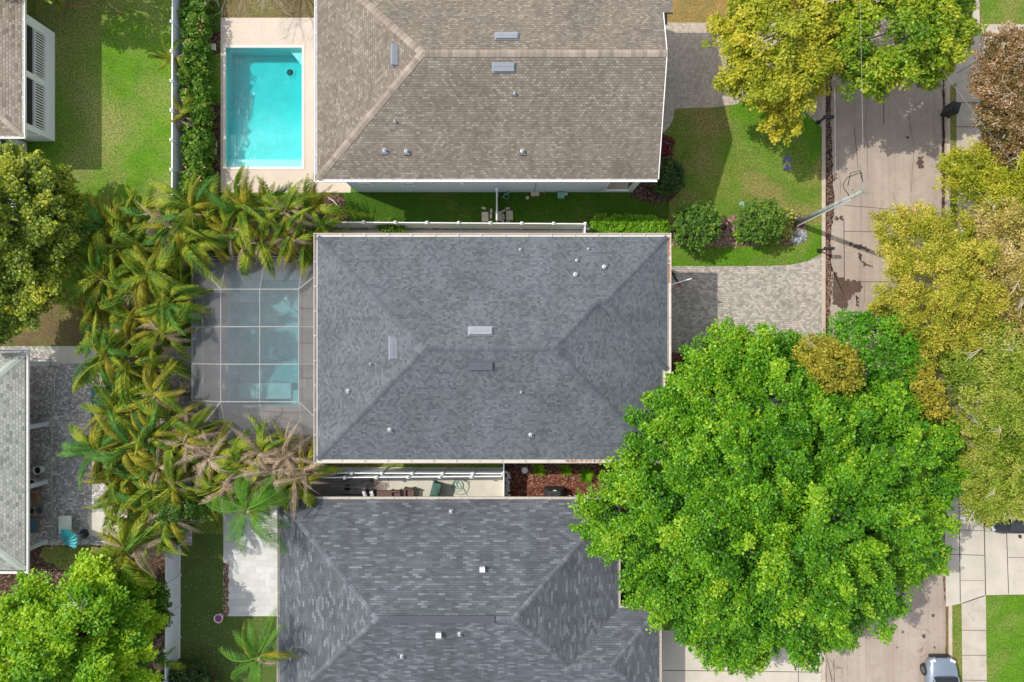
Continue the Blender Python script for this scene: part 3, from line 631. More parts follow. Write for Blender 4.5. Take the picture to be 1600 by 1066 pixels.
def window(parent, c, wd, ht, face, frame=M['trim']):
    """face: outward direction N S E W"""
    d = {'N': (0, 1), 'S': (0, -1), 'E': (1, 0), 'W': (-1, 0)}[face]; t = Vector((abs(d[1]), abs(d[0]), 0)); o = Vector((d[0], d[1], 0)); c = Vector(c)
    def bb(b, q, a, h, th): b.box(q, (a if t.x else th, a if t.y else th, h))
    b = MB(); bb(b, c+o*.015, wd, ht, .03); wn = b.build('window', M['glass'], parent)
    f = MB()
    for s_ in (-1, 1): bb(f, c+o*.05+t*(s_*(wd/2+.05)), .1, ht+.2, .1); bb(f, c+o*.05+Vector((0, 0, s_*(ht/2+.05))), wd, .1, .1)
    bb(f, c+o*.045, wd, .05, .05)
    f.build('frame', frame, wn)
    return wn
def walls(parent, out, ov, z1, mat): return MB().prism([tuple(p) for p in offset(out, -ov)], ZG-.02, z1).build('wall', mat, parent)

# main house
h1 = thing('grey_roofed_house', 'large central house with slate grey shingle hip roof beside the screened pool', 'house', (-1, -.4, ZG))
hs1 = dict(xL=-10.6, xR=8.17, yN=5.68, yS=-6.45)
b, c, out = hip_bump(-10.6, 8.17, 5.68, -6.45, 8.47, -1.57)
r1 = b.build('roof', M['roof_grey'], h1); c.build('ridge_cap', M['cap_grey'], r1); walls(h1, out, .45, 5.34, M['wall_beige']); gutter(h1, out, 5.5, M['gutter'])
box_vent(h1, on_roof(751, 517, 'N', hs1), 'N', 1.2, .42, M['metal_vent']); box_vent(h1, on_roof(752, 572, 'S', hs1), 'S', 1.2, .42, M['metal_slate']); box_vent(h1, on_roof(615, 544, 'W', hs1), 'W', 1.15, .42, M['metal_vent'])
for x, y, s_, r in ((813, 390, 'N', .05), (919, 389, 'N', .045), (901, 407, 'N', .055), (899, 429, 'N', .08), (944, 417, 'N', .08), (544, 611, 'W', .075), (579, 569, 'W', .04), (609, 671, 'S', .08), (829, 679, 'S', .075), (814, 613, 'S', .04)):
    pipe_vent(h1, on_roof(x, y, s_, hs1), r)
for x in (-7.5, -3, 2, 5.5):
    window(h1, (x, 5.23, 4.1), 1.1, 1.2, 'N'); window(h1, (x, -6.0, 4.1), 1.1, 1.2, 'S'); window(h1, (x, 5.23, 1.5), 1.1, 1.3, 'N'); window(h1, (x, -6.0, 1.5), 1.1, 1.3, 'S')
for y in (-4, -1, 3): window(h1, (-10.15, y, 4.1), 1.4, 1.2, 'W')
window(h1, (8.02, 3.8, 4.2), 1.6, 1.2, 'E'); window(h1, (8.02, .6, 4.2), 1.6, 1.2, 'E')
gd = MB().box((8.04, 2.2, 1.3), (.06, 4.8, 2.3)); [gd.box((8.08, 2.2, .3+i*.55), (.03, 4.7, .48)) for i in range(4)]; gd.build('garage_door', M['trim'], h1)
lv = MB(); r = random.Random(3)
for i in range(150):
    s_ = r.random()
    if s_ < .45: q = (8.56+r.uniform(-.07, .07), r.uniform(3.2, 5.7))
    elif s_ < .7: q = (r.uniform(2.9, 4.9), -6.54+r.uniform(-.06, .06))
    else: q = (8.26+r.uniform(-.07, .07), r.uniform(-6, -2))
    lv.box((q[0], q[1], 5.41), (.1, .05, .02), r.uniform(0, 3), 1, (r.uniform(-.5, .5), 0))
structure(lv.build('fallen_leaves', M['rust_dry']), 'stuff')

# south house
h3 = thing('charcoal_roofed_house', 'house with charcoal shingle roof along the bottom edge, white square roof vents', 'house', (-3, -14.4, ZG))
hs3 = dict(xL=-13.6, xR=6.2, yN=-9.24, yS=-21.5, E=2.8)
b, c, out = hip_bump(-13.6, 6.2, -9.24, -21.5, 8.6, -15.6, E=2.8, mirror=True)
r3 = b.build('roof', M['roof_dark'], h3); c.build('ridge_cap', M['cap_dark'], r3); walls(h3, out, .72, 2.64, M['wall_beige']); gutter(h3, out, 2.8, M['gutter'], wd=.1)
pr = MB(); ya = -15.37; zr = 2.8+.35*6.13
pr.box(((P(605, 0, zr).x+P(775, 0, zr).x)/2, ya, zr+.05), (5.9, .42, .05)); pr.build('ridge_vent', M['cap_dark'], h3, bevel=.02)
for x, y, s_, sz in ((754, 888, 'N', .28), (686, 990, 'S', .28)):
    p = on_roof(x, y, s_, hs3); MB().box(p+Vector((0, 0, .14)), (sz, sz*.9, .28)).box(p+Vector((0, 0, .29)), (sz*1.1, sz, .03)).build('roof_vent', M['white_metal'], h3, bevel=.01)
for x, y, s_ in ((705, 799, 'N'), (718, 990, 'S'), (628, 1025, 'S')): pipe_vent(h3, on_roof(x, y, s_, hs3), .07)
for x in (-10, -6, -1, 3): window(h3, (x, -9.96, 1.5), 1.0, 1.2, 'N')
for y in (-11.5, -14.5, -18): window(h3, (-12.88, y, 1.4), 1.6, 1.5, 'W')
MB().box((7.92, -18.5, 1.25), (.06, 4.6, 2.2)).build('garage_door', M['trim'], h3)

# north house
h2 = thing('tan_roofed_house', 'pale blue house with tan shingle roof beside the open cyan pool', 'house', (-1, 14.8, ZG))
hs2 = dict(xL=-10.62, xR=7.95, yN=20.8, yS=8.82)
xL, xR, yN, yS, E = -10.62, 7.95, 20.8, 8.82, 5.5; hh = (yN-yS)/2; ym = (yN+yS)/2; zr = E+.35*hh
b = MB(); b.facet([(xL, yS, E), (xR, yS, E), (xR, ym, zr), (xL+hh, ym, zr)]); b.facet([(xL, yN, E), (xL, yS, E), (xL+hh, ym, zr)])
yq = 17.3; zq = E+.35*(yN-yq)
b.facet([(xR, ym, zr), (xR, yq, zq), (8.5, yq, zq), (8.5, yN, E), (xL, yN, E), (xL+hh, ym, zr)])
for p0, p1 in (((xR, yS, E), (xR, ym, zr)), ((xR, ym, zr), (xR, yq, zq)), ((8.5, yq, zq), (8.5, yN, E)), ((xR, yq, zq), (8.5, yq, zq))):
    b.poly([p0, p1, (p1[0], p1[1], p1[2]-.16), (p0[0], p0[1], p0[2]-.16)])
b.poly([(xL, yS, E-.16), (xR, yS, E-.16), (xR, yS, E), (xL, yS, E)]); b.poly([(xL, yN, E-.16), (xL, yS, E-.16), (xL, yS, E), (xL, yN, E)])
b.poly([(xL, yN, E-.16), (8.5, yN, E-.16), (8.5, yN, E), (xL, yN, E)])
b.poly([(xL, yN, E-.17), (8.5, yN, E-.17), (8.5, yq, E-.17), (xR, yq, E-.17), (xR, yS, E-.17), (xL, yS, E-.17)])
r2 = b.build('roof', M['roof_tan'], h2)
c = MB(); caps(c, (xL, yS, E), (xL+hh, ym, zr), NV['W'], NV['S'], .2); caps(c, (xL, yN, E), (xL+hh, ym, zr), NV['W'], NV['N'], .2); caps(c, (xL+hh, ym, zr), (xR, ym, zr), NV['N'], NV['S'], .2); c.build('ridge_cap', M['cap_tan'], r2)
rk = MB()
for p0, p1 in (((xR, yS, E), (xR, ym, zr)), ((xR, ym, zr), (xR, yq, zq))):
    a_, c_ = Vector(p0), Vector(p1); rk.add([a_+Vector((.003, 0, .012)), c_+Vector((.003, 0, .012)), c_+Vector((.05, 0, .012)), a_+Vector((.05, 0, .012)), a_+Vector((.05, 0, -.2)), c_+Vector((.05, 0, -.2)), c_+Vector((.003, 0, -.2)), a_+Vector((.003, 0, -.2))], [(0, 1, 2, 3), (3, 2, 5, 4), (4, 5, 6, 7)])
rk.build('rake_board', M['trim'], r2)
gutter(h2, [(xL, yN), (xL, yS), (xR-.02, yS)], E, M['gutter_white'], closed=False, hang=1.3, wd=.11)
wl = MB(); wp = [(-9.7, 9.28), (5.55, 9.28), (5.55, 11.3), (7.5, 11.3), (7.5, 20.3), (-9.7, 20.3)]; wl.prism(wp, ZG-.02, 5.32)
wl.add([(7.5, 9.28, 5.33), (7.5, 20.3, 5.33), (7.5, ym, zr-.25), (7.46, 9.28, 5.33), (7.46, 20.3, 5.33), (7.46, ym, zr-.25)], [(0, 1, 2), (5, 4, 3), (0, 2, 5, 3), (2, 1, 4, 5)])
wl.build('wall', M['wall_blue'], h2)
pc = MB(); pc.span(7.25, 7.5, 9.28, 9.53, ZG, 5.3).span(5.56, 7.25, 9.28, 9.5, 2.75, 5.3).span(5.56, 5.75, 9.275, 9.45, ZG, 2.75).span(5.75, 7.25, 9.28, 9.42, ZG, .4).span(7.28, 7.5, 9.53, 11.3, 2.75, 5.3); pc.build('porch', M['trim'], h2, bevel=.01)
MB().span(5.56, 7.24, 9.43, 11.29, ZG, ZG+.03).build('porch_floor', M['stone'], h2)
MB().span(xR-.05, xR+.0, 8.9, 9.0, 4.9, 5.3).span(5.5, 7.4, 8.95, 9.24, 5.0, 5.3).build('porch_eave', M['gutter_white'], h2)
for x, z_ in ((P(572, 0, 2.4).x, 2.6), (P(638, 0, 2.4).x, 2.6), (-8.3, 4.2), (-2.5, 4.2), (2.5, 4.2)): window(h2, (x, 9.27, z_), .55, .6, 'S')
ws = MB(); [ws.box((P(px, 0, 3).x, 9.265, 3.0), (.95, .03, .5)) for px in (858, 922)]; ws.build('shutter', M['trim'], h2)
MB().box((P(721, 0, 2.8).x, 9.24, 2.6), (.28, .08, .28)).build('wall_box', M['trim'], h2)
MB().tube([(1.4, 9.22, .2), (1.4, 9.22, 2.6)], .035).tube([(2.0, 9.22, .2), (2.0, 9.22, .9)], .03).build('downpipe', M['alu'], h2)
for y in (13, 17): window(h2, (7.51, y, 4.1), 1.4, 1.2, 'E')
MB().box((7.54, 16.6, 1.3), (.06, 4.8, 2.3)).build('garage_door', M['trim'], h2)
for y in (11, 14, 18): window(h2, (-9.71, y, 1.7), 1.8, 2.0, 'W'); window(h2, (-9.71, y, 4.2), 1.2, 1.1, 'W')
box_vent(h2, on_roof(792, 57, 'N', hs2), 'N', 1.15, .4, M['metal_vent']); box_vent(h2, on_roof(787, 106, 'S', hs2), 'S', 1.1, .42, M['metal_vent']); box_vent(h2, on_roof(617, 87, 'W', hs2), 'W', 1.1, .34, M['metal_vent'])
for x, y, r in ((601, 235, .08), (635, 236, .08), (816, 236, .08), (617, 190, .05), (804, 146, .05)): pipe_vent(h2, on_roof(x, y, 'S', hs2), r)

# west house (grey green roof, open verandah)
h4 = thing('verandah_house', 'low house with pale grey green roof and white verandah posts at the left edge', 'house', (-34, -7, ZG))
xr, yn, ys, E4 = -28.45, -.68, -13.4, 2.8; hh = (yn-ys)/2; ym = (yn+ys)/2; k = .35; zt = E4+k*hh; xl = -46.
b = MB(); b.facet([(xr, ys, E4), (xr, yn, E4), (xr-hh, ym, zt)]); b.facet([(xr, yn, E4), (xl, yn, E4), (xl, ym, zt), (xr-hh, ym, zt)]); b.facet([(xl, ys, E4), (xr, ys, E4), (xr-hh, ym, zt), (xl, ym, zt)])
o4 = [(xl, ys), (xr, ys), (xr, yn), (xl, yn)]; close_roof(b, o4, E4)
r4 = b.build('roof', M['roof_green'], h4); c = MB(); caps(c, (xr, yn, E4), (xr-hh, ym, zt), NV['N'], NV['E'], .22); caps(c, (xr, ys, E4), (xr-hh, ym, zt), NV['S'], NV['E'], .22); c.build('ridge_cap', M['cap_green'], r4)
gutter(h4, [(xl, ys), (xr, ys), (xr, yn), (xl, yn)], E4, M['gutter_white'], closed=False, hang=1.05, gap=.09, wd=.07)
MB().span(-46, -32.5, ys+.4, yn-.4, ZG, E4-.17).build('wall', M['wall_white'], h4)
for px, py in ((78, 568), (76, 662.5), (74.5, 752.5), (74, 846)):
    q = P(px, py); MB().box((q.x-.12, q.y, (ZG+E4-.16)/2), (.24, .24, E4-.16-ZG)).box((q.x-.12, q.y, ZG+.06), (.3, .3, .12)).build('verandah_post', M['vinyl'], h4)
for y in (-3, -7, -11): window(h4, (-32.49, y, 1.4), 2, 1.9, 'E')

# north-west house
h5 = thing('balcony_house', 'white house with beige shingle roof, slatted white railings and dark screened openings', 'house', (-33, 15.5, ZG))
xr, ys, yn, E5 = -28.2, 11.8, 27.5, 3.35; hh = 6.; zt = E5+.35*hh; xl = -46.
b = MB(); b.facet([(xr, ys, E5), (xr, yn, E5), (xr-hh, yn-hh, zt), (xr-hh, ys+hh, zt)]); b.facet([(xl, ys, E5), (xr, ys, E5), (xr-hh, ys+hh, zt), (xl, ys+hh, zt)]); b.facet([(xr, yn, E5), (xl, yn, E5), (xl, yn-hh, zt), (xr-hh, yn-hh, zt)])
b.facet([(xr-hh, ys+hh, zt), (xr-hh, yn-hh, zt), (xl, yn-hh, zt), (xl, ys+hh, zt)]) ; close_roof(b, [(xl, ys), (xr, ys), (xr, yn), (xl, yn)], E5)
r5 = b.build('roof', M['roof_tan2'], h5); c = MB(); caps(c, (xr, ys, E5), (xr-hh, ys+hh, zt), NV['S'], NV['E'], .14); c.build('ridge_cap', M['cap_tan2'], r5)
gutter(h5, [(xl, ys), (xr, ys), (xr, yn)], E5, M['gutter_white'], closed=False, hang=1.1, wd=.1)
wl = MB(); X = -28.5; Y0, Y1 = 12.45, 19.2
wl.span(X-.2, X, Y0, Y1, ZG, 1.08).span(X-.2, X, Y0, Y1, 2.85, E5-.17)
for a_, c_ in ((Y0, 12.8), (15.55, 15.9), (18.65, Y1)): wl.span(X-.2, X, a_, c_, 1.08, 2.85)
wl.span(-46, X-.2, Y0, Y0+.2, ZG, E5-.17).span(-46, X-.2, Y1-.2, Y1, ZG, E5-.17).span(-46, -31, Y1, 27, ZG, E5-.17).span(X-1.6, X-1.5, Y0+.2, Y1-.2, ZG, E5-.17)
wl.build('wall', M['wall_white'], h5)
for a_, c_ in ((12.8, 15.55), (15.9, 18.65)):
    op = MB().span(X-.14, X-.1, a_, c_, 1.08, 2.85).build('screened_opening', M['rubber'], h5)
    f = MB(); f.span(X-.1, X+.03, a_, c_, 1.9, 1.98).span(X-.02, X+.05, a_-.05, c_+.05, 1.02, 1.08)
    n = 17
    for i in range(n): y = a_+(c_-a_)*(i+.5)/n; f.span(X-.02, X+.02, y-.035, y+.035, 1.1, 1.9)
    f.build('slatted_railing', M['trim'], op)
MB().box((-30.2, 12.4, 1.5), (3.3, .1, .12), 0).build('wall_trim', M['trim'], h5)
st = MB()
for i in range(9): st.span(-36, -31.15, 11.9-.28*(i+1), 11.9-.28*i, ZG, 1.5-.155*i)
st.build('steps', M['lid_blue'] if False else plain('blue_grey_decking', (.25, .30, .36), .8), h5)
MB().prism([(-30.95, 8.2), (-30.25, 8.2), (-30.25, 12.35), (-30.95, 12.35)], ZG, .9).build('side_wall', M['wall_white'], h5)
f = MB(); a_, c_ = Vector((-31.05, 12.3, 2.3)), Vector((-31.05, 9.0, .9))
for o_ in (0, .95): f.tube([a_-Vector((0, 0, o_)), c_-Vector((0, 0, o_))], .05, 4)
for i in range(26): q = a_.lerp(c_, (i+.5)/26); f.box(q-Vector((0, 0, .47)), (.04, .05, .9))
f.build('slatted_railing', M['vinyl'], h5)

# ---------------------------------------------------------------- pool cage
cz, ce = 3.35, 2.5
x0, x1 = P(345, 0, cz).x, P(467, 0, cz).x; ya, yb = P(0, 452, cz).y, P(0, 628, cz).y
X0 = P(300, 0, ce).x; X1 = -10.13; YA, YB = P(0, 401, ce).y, P(0, 688, ce).y
cg = thing('pool_cage', 'aluminium framed insect screen cage over the teal pool by the grey roofed house', 'pool cage', ((X0+X1)/2, 0, ZG))
top = [(x0, yb, cz), (x1, yb, cz), (x1, ya, cz), (x0, ya, cz)]; low = [(X0, YB, ce), (X1, YB, ce), (X1, YA, ce), (X0, YA, ce)]
sc = MB(); sc.poly(top)
sc.poly([low[0], low[1], top[1], top[0]]); sc.poly([low[3], low[0], top[0], top[3]]); sc.poly([low[2], low[3], top[3], top[2]])
sc.poly([(X1, YB, ce), (X1, YA, ce), (x1, ya, cz), (x1, yb, cz)])
sc.build('roof_screen', M['screen'], cg)
sw = MB(); sw.poly([(X0, YB, ZG), (X0, YA, ZG), (X0, YA, ce-.01), (X0, YB, ce-.01)]); sw.poly([(X0, YA, ZG), (X1, YA, ZG), (X1, YA, ce-.01), (X0, YA, ce-.01)]); sw.poly([(X0, YB, ZG), (X1, YB, ZG), (X1, YB, ce-.01), (X0, YB, ce-.01)])
sw.build('side_screen', M['screen'], cg)
def bar(a, c, r=.022): MB().tube([a, c], r, 4).build('frame_bar', M['alu'], cg)
xm = (x0+x1)/2
for x in (x0, xm, x1): bar((x, yb, cz), (x, ya, cz), .028); bar((x, yb, cz), (x, YB, ce)); bar((x, ya, cz), (x, YA, ce)); bar((x, YB, ce), (x, YB, ZG)); bar((x, YA, ce), (x, YA, ZG))
for i in range(4): y = yb+(ya-yb)*i/3; bar((x0, y, cz), (x1, y, cz), .028); bar((X0, y, ce), (x0, y, cz)); bar((X0, y, ce), (X0, y, ZG)); bar((x1, y, cz), (X1, y, ce)) if i in (1, 2) else None
for a_, c_ in zip(low, top): bar(a_, c_, .04)
for i in range(4): bar(low[i], low[(i+1) % 4])
for p in low: bar(p, (p[0], p[1], ZG))
MB().box(((X0+X1)/2, YB, 1.1), (X1-X0, .05, .06)).box(((X0+X1)/2, YA, 1.1), (X1-X0, .05, .06)).box((X0, 0, 1.1), (.05, YA-YB-.1, .06)).build('chair_rail', M['alu'], cg)

# ---------------------------------------------------------------- fences
def fence(label, pts, h=1.8, step=1.83, cat='fence', first=True, last=True, group=None):
    pts = [Vector(p) for p in pts]; root = thing('vinyl_fence', label, cat, (pts[0].x, pts[0].y, ZG), group)
    for s in range(len(pts)-1):
        a, c = pts[s], pts[s+1]; d = c-a; n = max(1, round(d.length/step)); e = d.normalized(); ang = math.atan2(d.y, d.x)
        for i in range(n):
            p, q = a+d*(i/n), a+d*((i+1)/n); m = (p+q)/2; ln = (q-p).length-.13
            pn = MB().box((m.x, m.y, ZG+h/2), (ln, .03, h-.1), ang)
            for k in range(1, 8): t = p+e*(.065+ln*k/8); pn.box((t.x, t.y, ZG+h/2), (.012, .036, h-.2), ang)
            pn.build('panel', M['vinyl'], root)
            MB().box((m.x, m.y, ZG+h-.02), (ln, .06, .09), ang).build('rail', M['vinyl_cap'], root); MB().box((m.x, m.y, ZG+.1), (ln, .06, .12), ang).build('rail', M['vinyl_cap'], root)
        for i in range(n+1):
            if i == 0 and s > 0: continue
            if (i == 0 and not first) or (i == n and s == len(pts)-2 and not last): continue
            p = a+d*(i/n); po = MB().box((p.x, p.y, ZG+(h+.08)/2), (.13, .13, h+.08), ang).build('post', M['vinyl'], root)
            MB().box((p.x, p.y, ZG+h+.10), (.17, .17, .05), ang).box((p.x, p.y, ZG+h+.16), (.15, .15, .07), ang, .3).build('cap', M['vinyl_cap'], po)
    return root
hz = 1.9
q = lambda x, y: P(x, y, hz).xy
fence('long white vinyl fence between the north lawn and the cyan pool garden', [q(270, -150), q(269, 312)])
fence('white vinyl fence beside the dark turf strip at bottom left', [P(282, 850).xy, P(281, 1140).xy])
fence('white vinyl fence north of the grey roofed house, turning back to its wall', [q(470, 347), q(914, 350), q(914, 373)])
fence('short white fence joining the blue wall to the long boundary fence', [q(776, 296), q(776, 346)], last=False)
fence('white fence nearest the grey roofed house in the narrow side yard', [q(455, 739), q(786, 740)])
fence('lower white fence backing the beige concrete side yard', [q(440, 747), q(786, 744.5)], 1.75, last=False)
fence('short white fence closing the side yard at the red mulch bed', [q(787, 721), q(787, 785)], first=True)

# ---------------------------------------------------------------- foliage
def leaf_mesh(name, pos, nrm, tan, ln, wd, tint, mat, parent):
    n = len(pos)
    side = np.cross(nrm, tan); side /= np.linalg.norm(side, axis=1, keepdims=True)+1e-9
    tip = pos+tan*ln[:, None]-nrm*(ln*.12)[:, None]; mid = pos+tan*(ln*.5)[:, None]+nrm*(ln*.06)[:, None]
    v = np.stack([pos, mid+side*wd[:, None], tip, mid-side*wd[:, None]], 1).reshape(-1, 3)
    o0 = np.array(parent_loc(parent)) if parent is not None else np.zeros(3)
    me = bpy.data.meshes.new(name); me.vertices.add(4*n); me.vertices.foreach_set('co', (v-o0).astype(np.float32).ravel())
    me.loops.add(4*n); me.loops.foreach_set('vertex_index', np.arange(4*n, dtype=np.int32))
    me.polygons.add(n); me.polygons.foreach_set('loop_start', np.arange(0, 4*n, 4, dtype=np.int32)); me.polygons.foreach_set('loop_total', np.full(n, 4, dtype=np.int32))
    a = me.attributes.new('tint', 'FLOAT', 'POINT'); a.data.foreach_set('value', np.repeat(np.clip(tint, 0, 1), 4).astype(np.float32))
    me.materials.append(mat); me.update(calc_edges=True)
    o = bpy.data.objects.new(name, me); C.objects.link(o)
    if parent is not None: o.parent = parent
    return o
def unit(a): return a/(np.linalg.norm(a, axis=-1, keepdims=True)+1e-9)
def clump_leaves(cen, ax, n_per, a, b, c, leaf, lw, tint0, tvar=.16, up=.7, rnd=.55):
    """leaf sprays: ellipsoids a (along ax) x b x c filled with leaves"""
    N = len(cen); ax = unit(ax); upv = np.array([0, 0, 1.])
    s1 = unit(np.cross(ax, upv+rng.normal(0, .15, (N, 3)))); s2 = np.cross(s1, ax)
    s2 = np.where(s2[:, 2:] < 0, -s2, s2)
    C_ = np.repeat(np.arange(N), n_per); m = len(C_)
    d = unit(rng.normal(0, 1, (m, 3))); r = rng.uniform(.35, 1, m)**.6
    lz = d[:, 2]; lz = np.where(lz < -.2, -lz, lz)
    off = ax[C_]*(d[:, 0]*r*a)[:, None]+s1[C_]*(d[:, 1]*r*b*(1-.35*d[:, 0]))[:, None]+s2[C_]*(lz*r*c)[:, None]
    sc_ = rng.uniform(.75, 1.25, N)[C_][:, None]; pos = cen[C_]+off*sc_
    nrm = unit(unit(off)*.5+upv*up+rng.normal(0, rnd, (m, 3)))
    t = unit(ax[C_]*.7+unit(off)*.8+rng.normal(0, .5, (m, 3))); t = unit(t-nrm*np.sum(t*nrm, 1, keepdims=True))
    ln = leaf*rng.uniform(.7, 1.3, m); tint = tint0[C_]+rng.normal(0, tvar, m)+.12*lz*r
    return pos, nrm, t, ln, ln*lw, tint
def dome_points(lobes, spacing, low=-.25, fill=.15, squash=.8):
    """points on the outer shell of a union of ellipsoids (x,y,z,r)"""
    out = []; nr = []
    L_ = np.array(lobes)
    for i, (x, y, z, r) in enumerate(lobes):
        n = int(2.6*math.pi*r*r/(spacing**2)) + 6
        k = np.arange(n)+.5; zz = 1-(1-low)*k/n; ph = k*2.399963+i
        d = np.stack([np.sqrt(1-zz**2)*np.cos(ph), np.sqrt(1-zz**2)*np.sin(ph), zz], 1)+rng.normal(0, .10, (n, 3))
        rr = r*(1+rng.normal(0, .07, n))
        rr = np.where(rng.random(n) < fill, rr*rng.uniform(.55, .85, n), rr)
        p = np.array([x, y, z])+d*rr[:, None]*np.array([1, 1, squash])
        keep = np.ones(n, bool)
        for j in range(len(lobes)):
            if j != i:
                q_ = (p-L_[j, :3])/np.array([1, 1, squash]); keep &= np.linalg.norm(q_, axis=1) > L_[j, 3]*.88
        out.append(p[keep]); nr.append(d[keep])
    return np.concatenate(out), np.concatenate(nr)
def px_lobe(px, py, rp, z, r=None):
    q_ = P(px, py, z); return (q_.x, q_.y, z, rp*(H-z)/F if r is None else r)
def limbs(b, base, tops, r0, r):
    for t in tops:
        t = Vector(t); m = base.lerp(t, .5)+Vector((r.uniform(-.4, .4), r.uniform(-.4, .4), r.uniform(-.1, .5)))
        b.tube([base, base.lerp(m, .6)+Vector((0, 0, .1)), m, t], [r0*.62, r0*.45, r0*.33, r0*.08], 6)
def tree(name, label, cat, lobes, mat, spacing=.75, a=.75, b=.42, c=.3, n_per=55, leaf=.19, lw=.32, trunk=None, r0=.28, base_tint=.5, tsd=.13, group=None, bark='bark', fill=.15, twigs=0, fan=0, drop=0, extra=(), outward=1.0, zlo=ZG, low=-.25, squash=.8, rnd=.55, second=None):
    L0 = [px_lobe(*l) for l in lobes]; r = random.Random(int(lobes[0][0]*7+lobes[0][1]))
    tp = Vector((L0[0][0], L0[0][1], ZG)) if trunk is None else P(*trunk)
    root = thing(name, label, cat, tp, group)
    zc = L0[0][2]; t = MB(); top = Vector((tp.x+r.uniform(-.3, .3), tp.y+r.uniform(-.3, .3), max(.6, zc*.45)))
    t.tube([tp, tp.lerp(top, .15), tp.lerp(top, .6)+Vector((.05, 0, 0)), top], [r0*1.5, r0*1.05, r0*.9, r0*.75], 8)
    tops = []
    for l in L0:
        for _ in range(2 if len(L0) > 3 else 4):
            th = r.uniform(0, 6.28); q_ = r.uniform(.3, .75)*l[3]; tops.append((l[0]+q_*math.cos(th), l[1]+q_*math.sin(th), l[2]+l[3]*.35))
    limbs(t, top, tops, r0, r); t.build('trunk', M[bark], root, smooth=True)
    cen, nr = dome_points(L0, spacing, low, fill, squash)
    cen = cen[cen[:, 2] > zlo+.1]; nr = nr[:len(cen)] if len(nr) != len(cen) else nr
    F0 = None
    if fan:
        fc, fn = dome_points(L0, fan, low, fill, squash); k = (fc[:, 2] > zlo+.1) & (rng.random(len(fc)) >= drop); fc, fn = fc[k], fn[k]
        ctr = np.array([L0[0][0], L0[0][1], L0[0][2]]); fh = unit((fc-ctr)*np.array([1, 1, .25])+rng.normal(0, 1.2, fc.shape)*np.array([1, 1, .1])+np.array([-.3, .9, 0])*1.2)
        fc = fc-fh*fan*.3+np.array([0, 0, 1])*rng.normal(0, .24*fan, len(fc))[:, None]
        for ex, ey, er, ez, en in extra:
            q_ = P(ex, ey, ez); a_ = rng.uniform(0, 6.28, en); rr_ = np.sqrt(rng.random(en))*er*(H-ez)/F
            fc = np.concatenate([fc, np.stack([q_.x+rr_*np.cos(a_), q_.y+rr_*np.sin(a_), ez+rng.normal(0, .25, en)-.04*rr_**2], 1)]); fn = np.concatenate([fn, np.tile([0, 0, 1.], (en, 1))]); aa = rng.uniform(0, 6.28, en); fh = np.concatenate([fh, np.stack([np.cos(aa), np.abs(np.sin(aa)), np.zeros(en)], 1)])
        m = int(5.5*(fan/spacing)**2*.62); fi = np.repeat(np.arange(len(fc)), m); sx = rng.uniform(-.55, .95, len(fi)); ly = rng.normal(0, .42, len(fi))*(1-.75*np.clip(sx, 0, 1))
        side = unit(np.cross(fh, [0, 0, 1.])); cen = fc[fi]+fh[fi]*(sx*fan*.85)[:, None]+side[fi]*(ly*fan*.75)[:, None]+np.array([0, 0, 1])*((.18-.35*sx**2-.5*ly**2)*fan*.5)[:, None]
        nr = fn[fi]; ft = rng.normal(0, tsd*.8, len(fc))[fi]+.22*sx; F0 = unit(fh[fi]+side[fi]*(ly*.9)[:, None])  # yellower spray tips; darker inner ends put crevice shade into the tint
    hor = unit(cen-np.array([L0[0][0], L0[0][1], L0[0][2]-.5])) if len(cen) else nr
    ax = unit(hor*np.array([1, 1, .35])*outward+rng.normal(0, .45, cen.shape))
    if F0 is not None: ax = unit(F0+rng.normal(0, .3, F0.shape))
    # patchy tint: slow variation over the crown plus per-clump scatter
    ph = rng.uniform(0, 6.28, 4); f = .9
    slow = .5*np.sin(cen[:, 0]*f+ph[0])*np.sin(cen[:, 1]*f*.8+ph[1])+.5*np.sin(cen[:, 0]*f*1.9+ph[2]+cen[:, 1]*1.3)
    tint = base_tint+.12*slow+rng.normal(0, tsd*(.5 if fan else 1), len(cen))+(ft if F0 is not None else 0)
    d = clump_leaves(cen, ax, n_per, a, b, c, leaf, lw, tint, rnd=rnd)
    leaf_mesh('crown', *d, mat, root)
    if second:
        k = rng.random(len(cen)) < second[1]; c2 = cen[k]+nr[k]*.2
        leaf_mesh('blossom', *clump_leaves(c2, ax[k], int(n_per*.5), a*.7, b*.7, c, leaf*.9, lw, rng.uniform(.2, 1, k.sum())), second[0], root)
    if twigs:
        for i in range(twigs):
            tw = MB()
            j = r.randrange(len(cen)); p0 = Vector(cen[j])+Vector((0, 0, .05)); d0_ = Vector(nr[j])
            dd = Vector((d0_.x+r.uniform(-.5, .5), d0_.y+r.uniform(-.5, .5), .35)).normalized(); ln = r.uniform(.5, 1.2); p1 = p0+dd*ln*.5; p2 = p0+dd*ln+Vector((r.uniform(-.3, .3), r.uniform(-.3, .3), 0))
            tw.tube([p0-dd*.9, p1, p2], [.03, .018, .008], 4)
            for _ in range(4):
                s_ = p0.lerp(p2, r.uniform(.1, .8)); e_ = s_+Vector((dd.x+r.uniform(-.8, .8), dd.y+r.uniform(-.8, .8), r.uniform(-.1, .3))).normalized()*r.uniform(.4, .9)
                tw.tube([s_, e_], [.013, .006], 3)
            tw.build('bare_twig', M['bark_pale'], root)
    return root

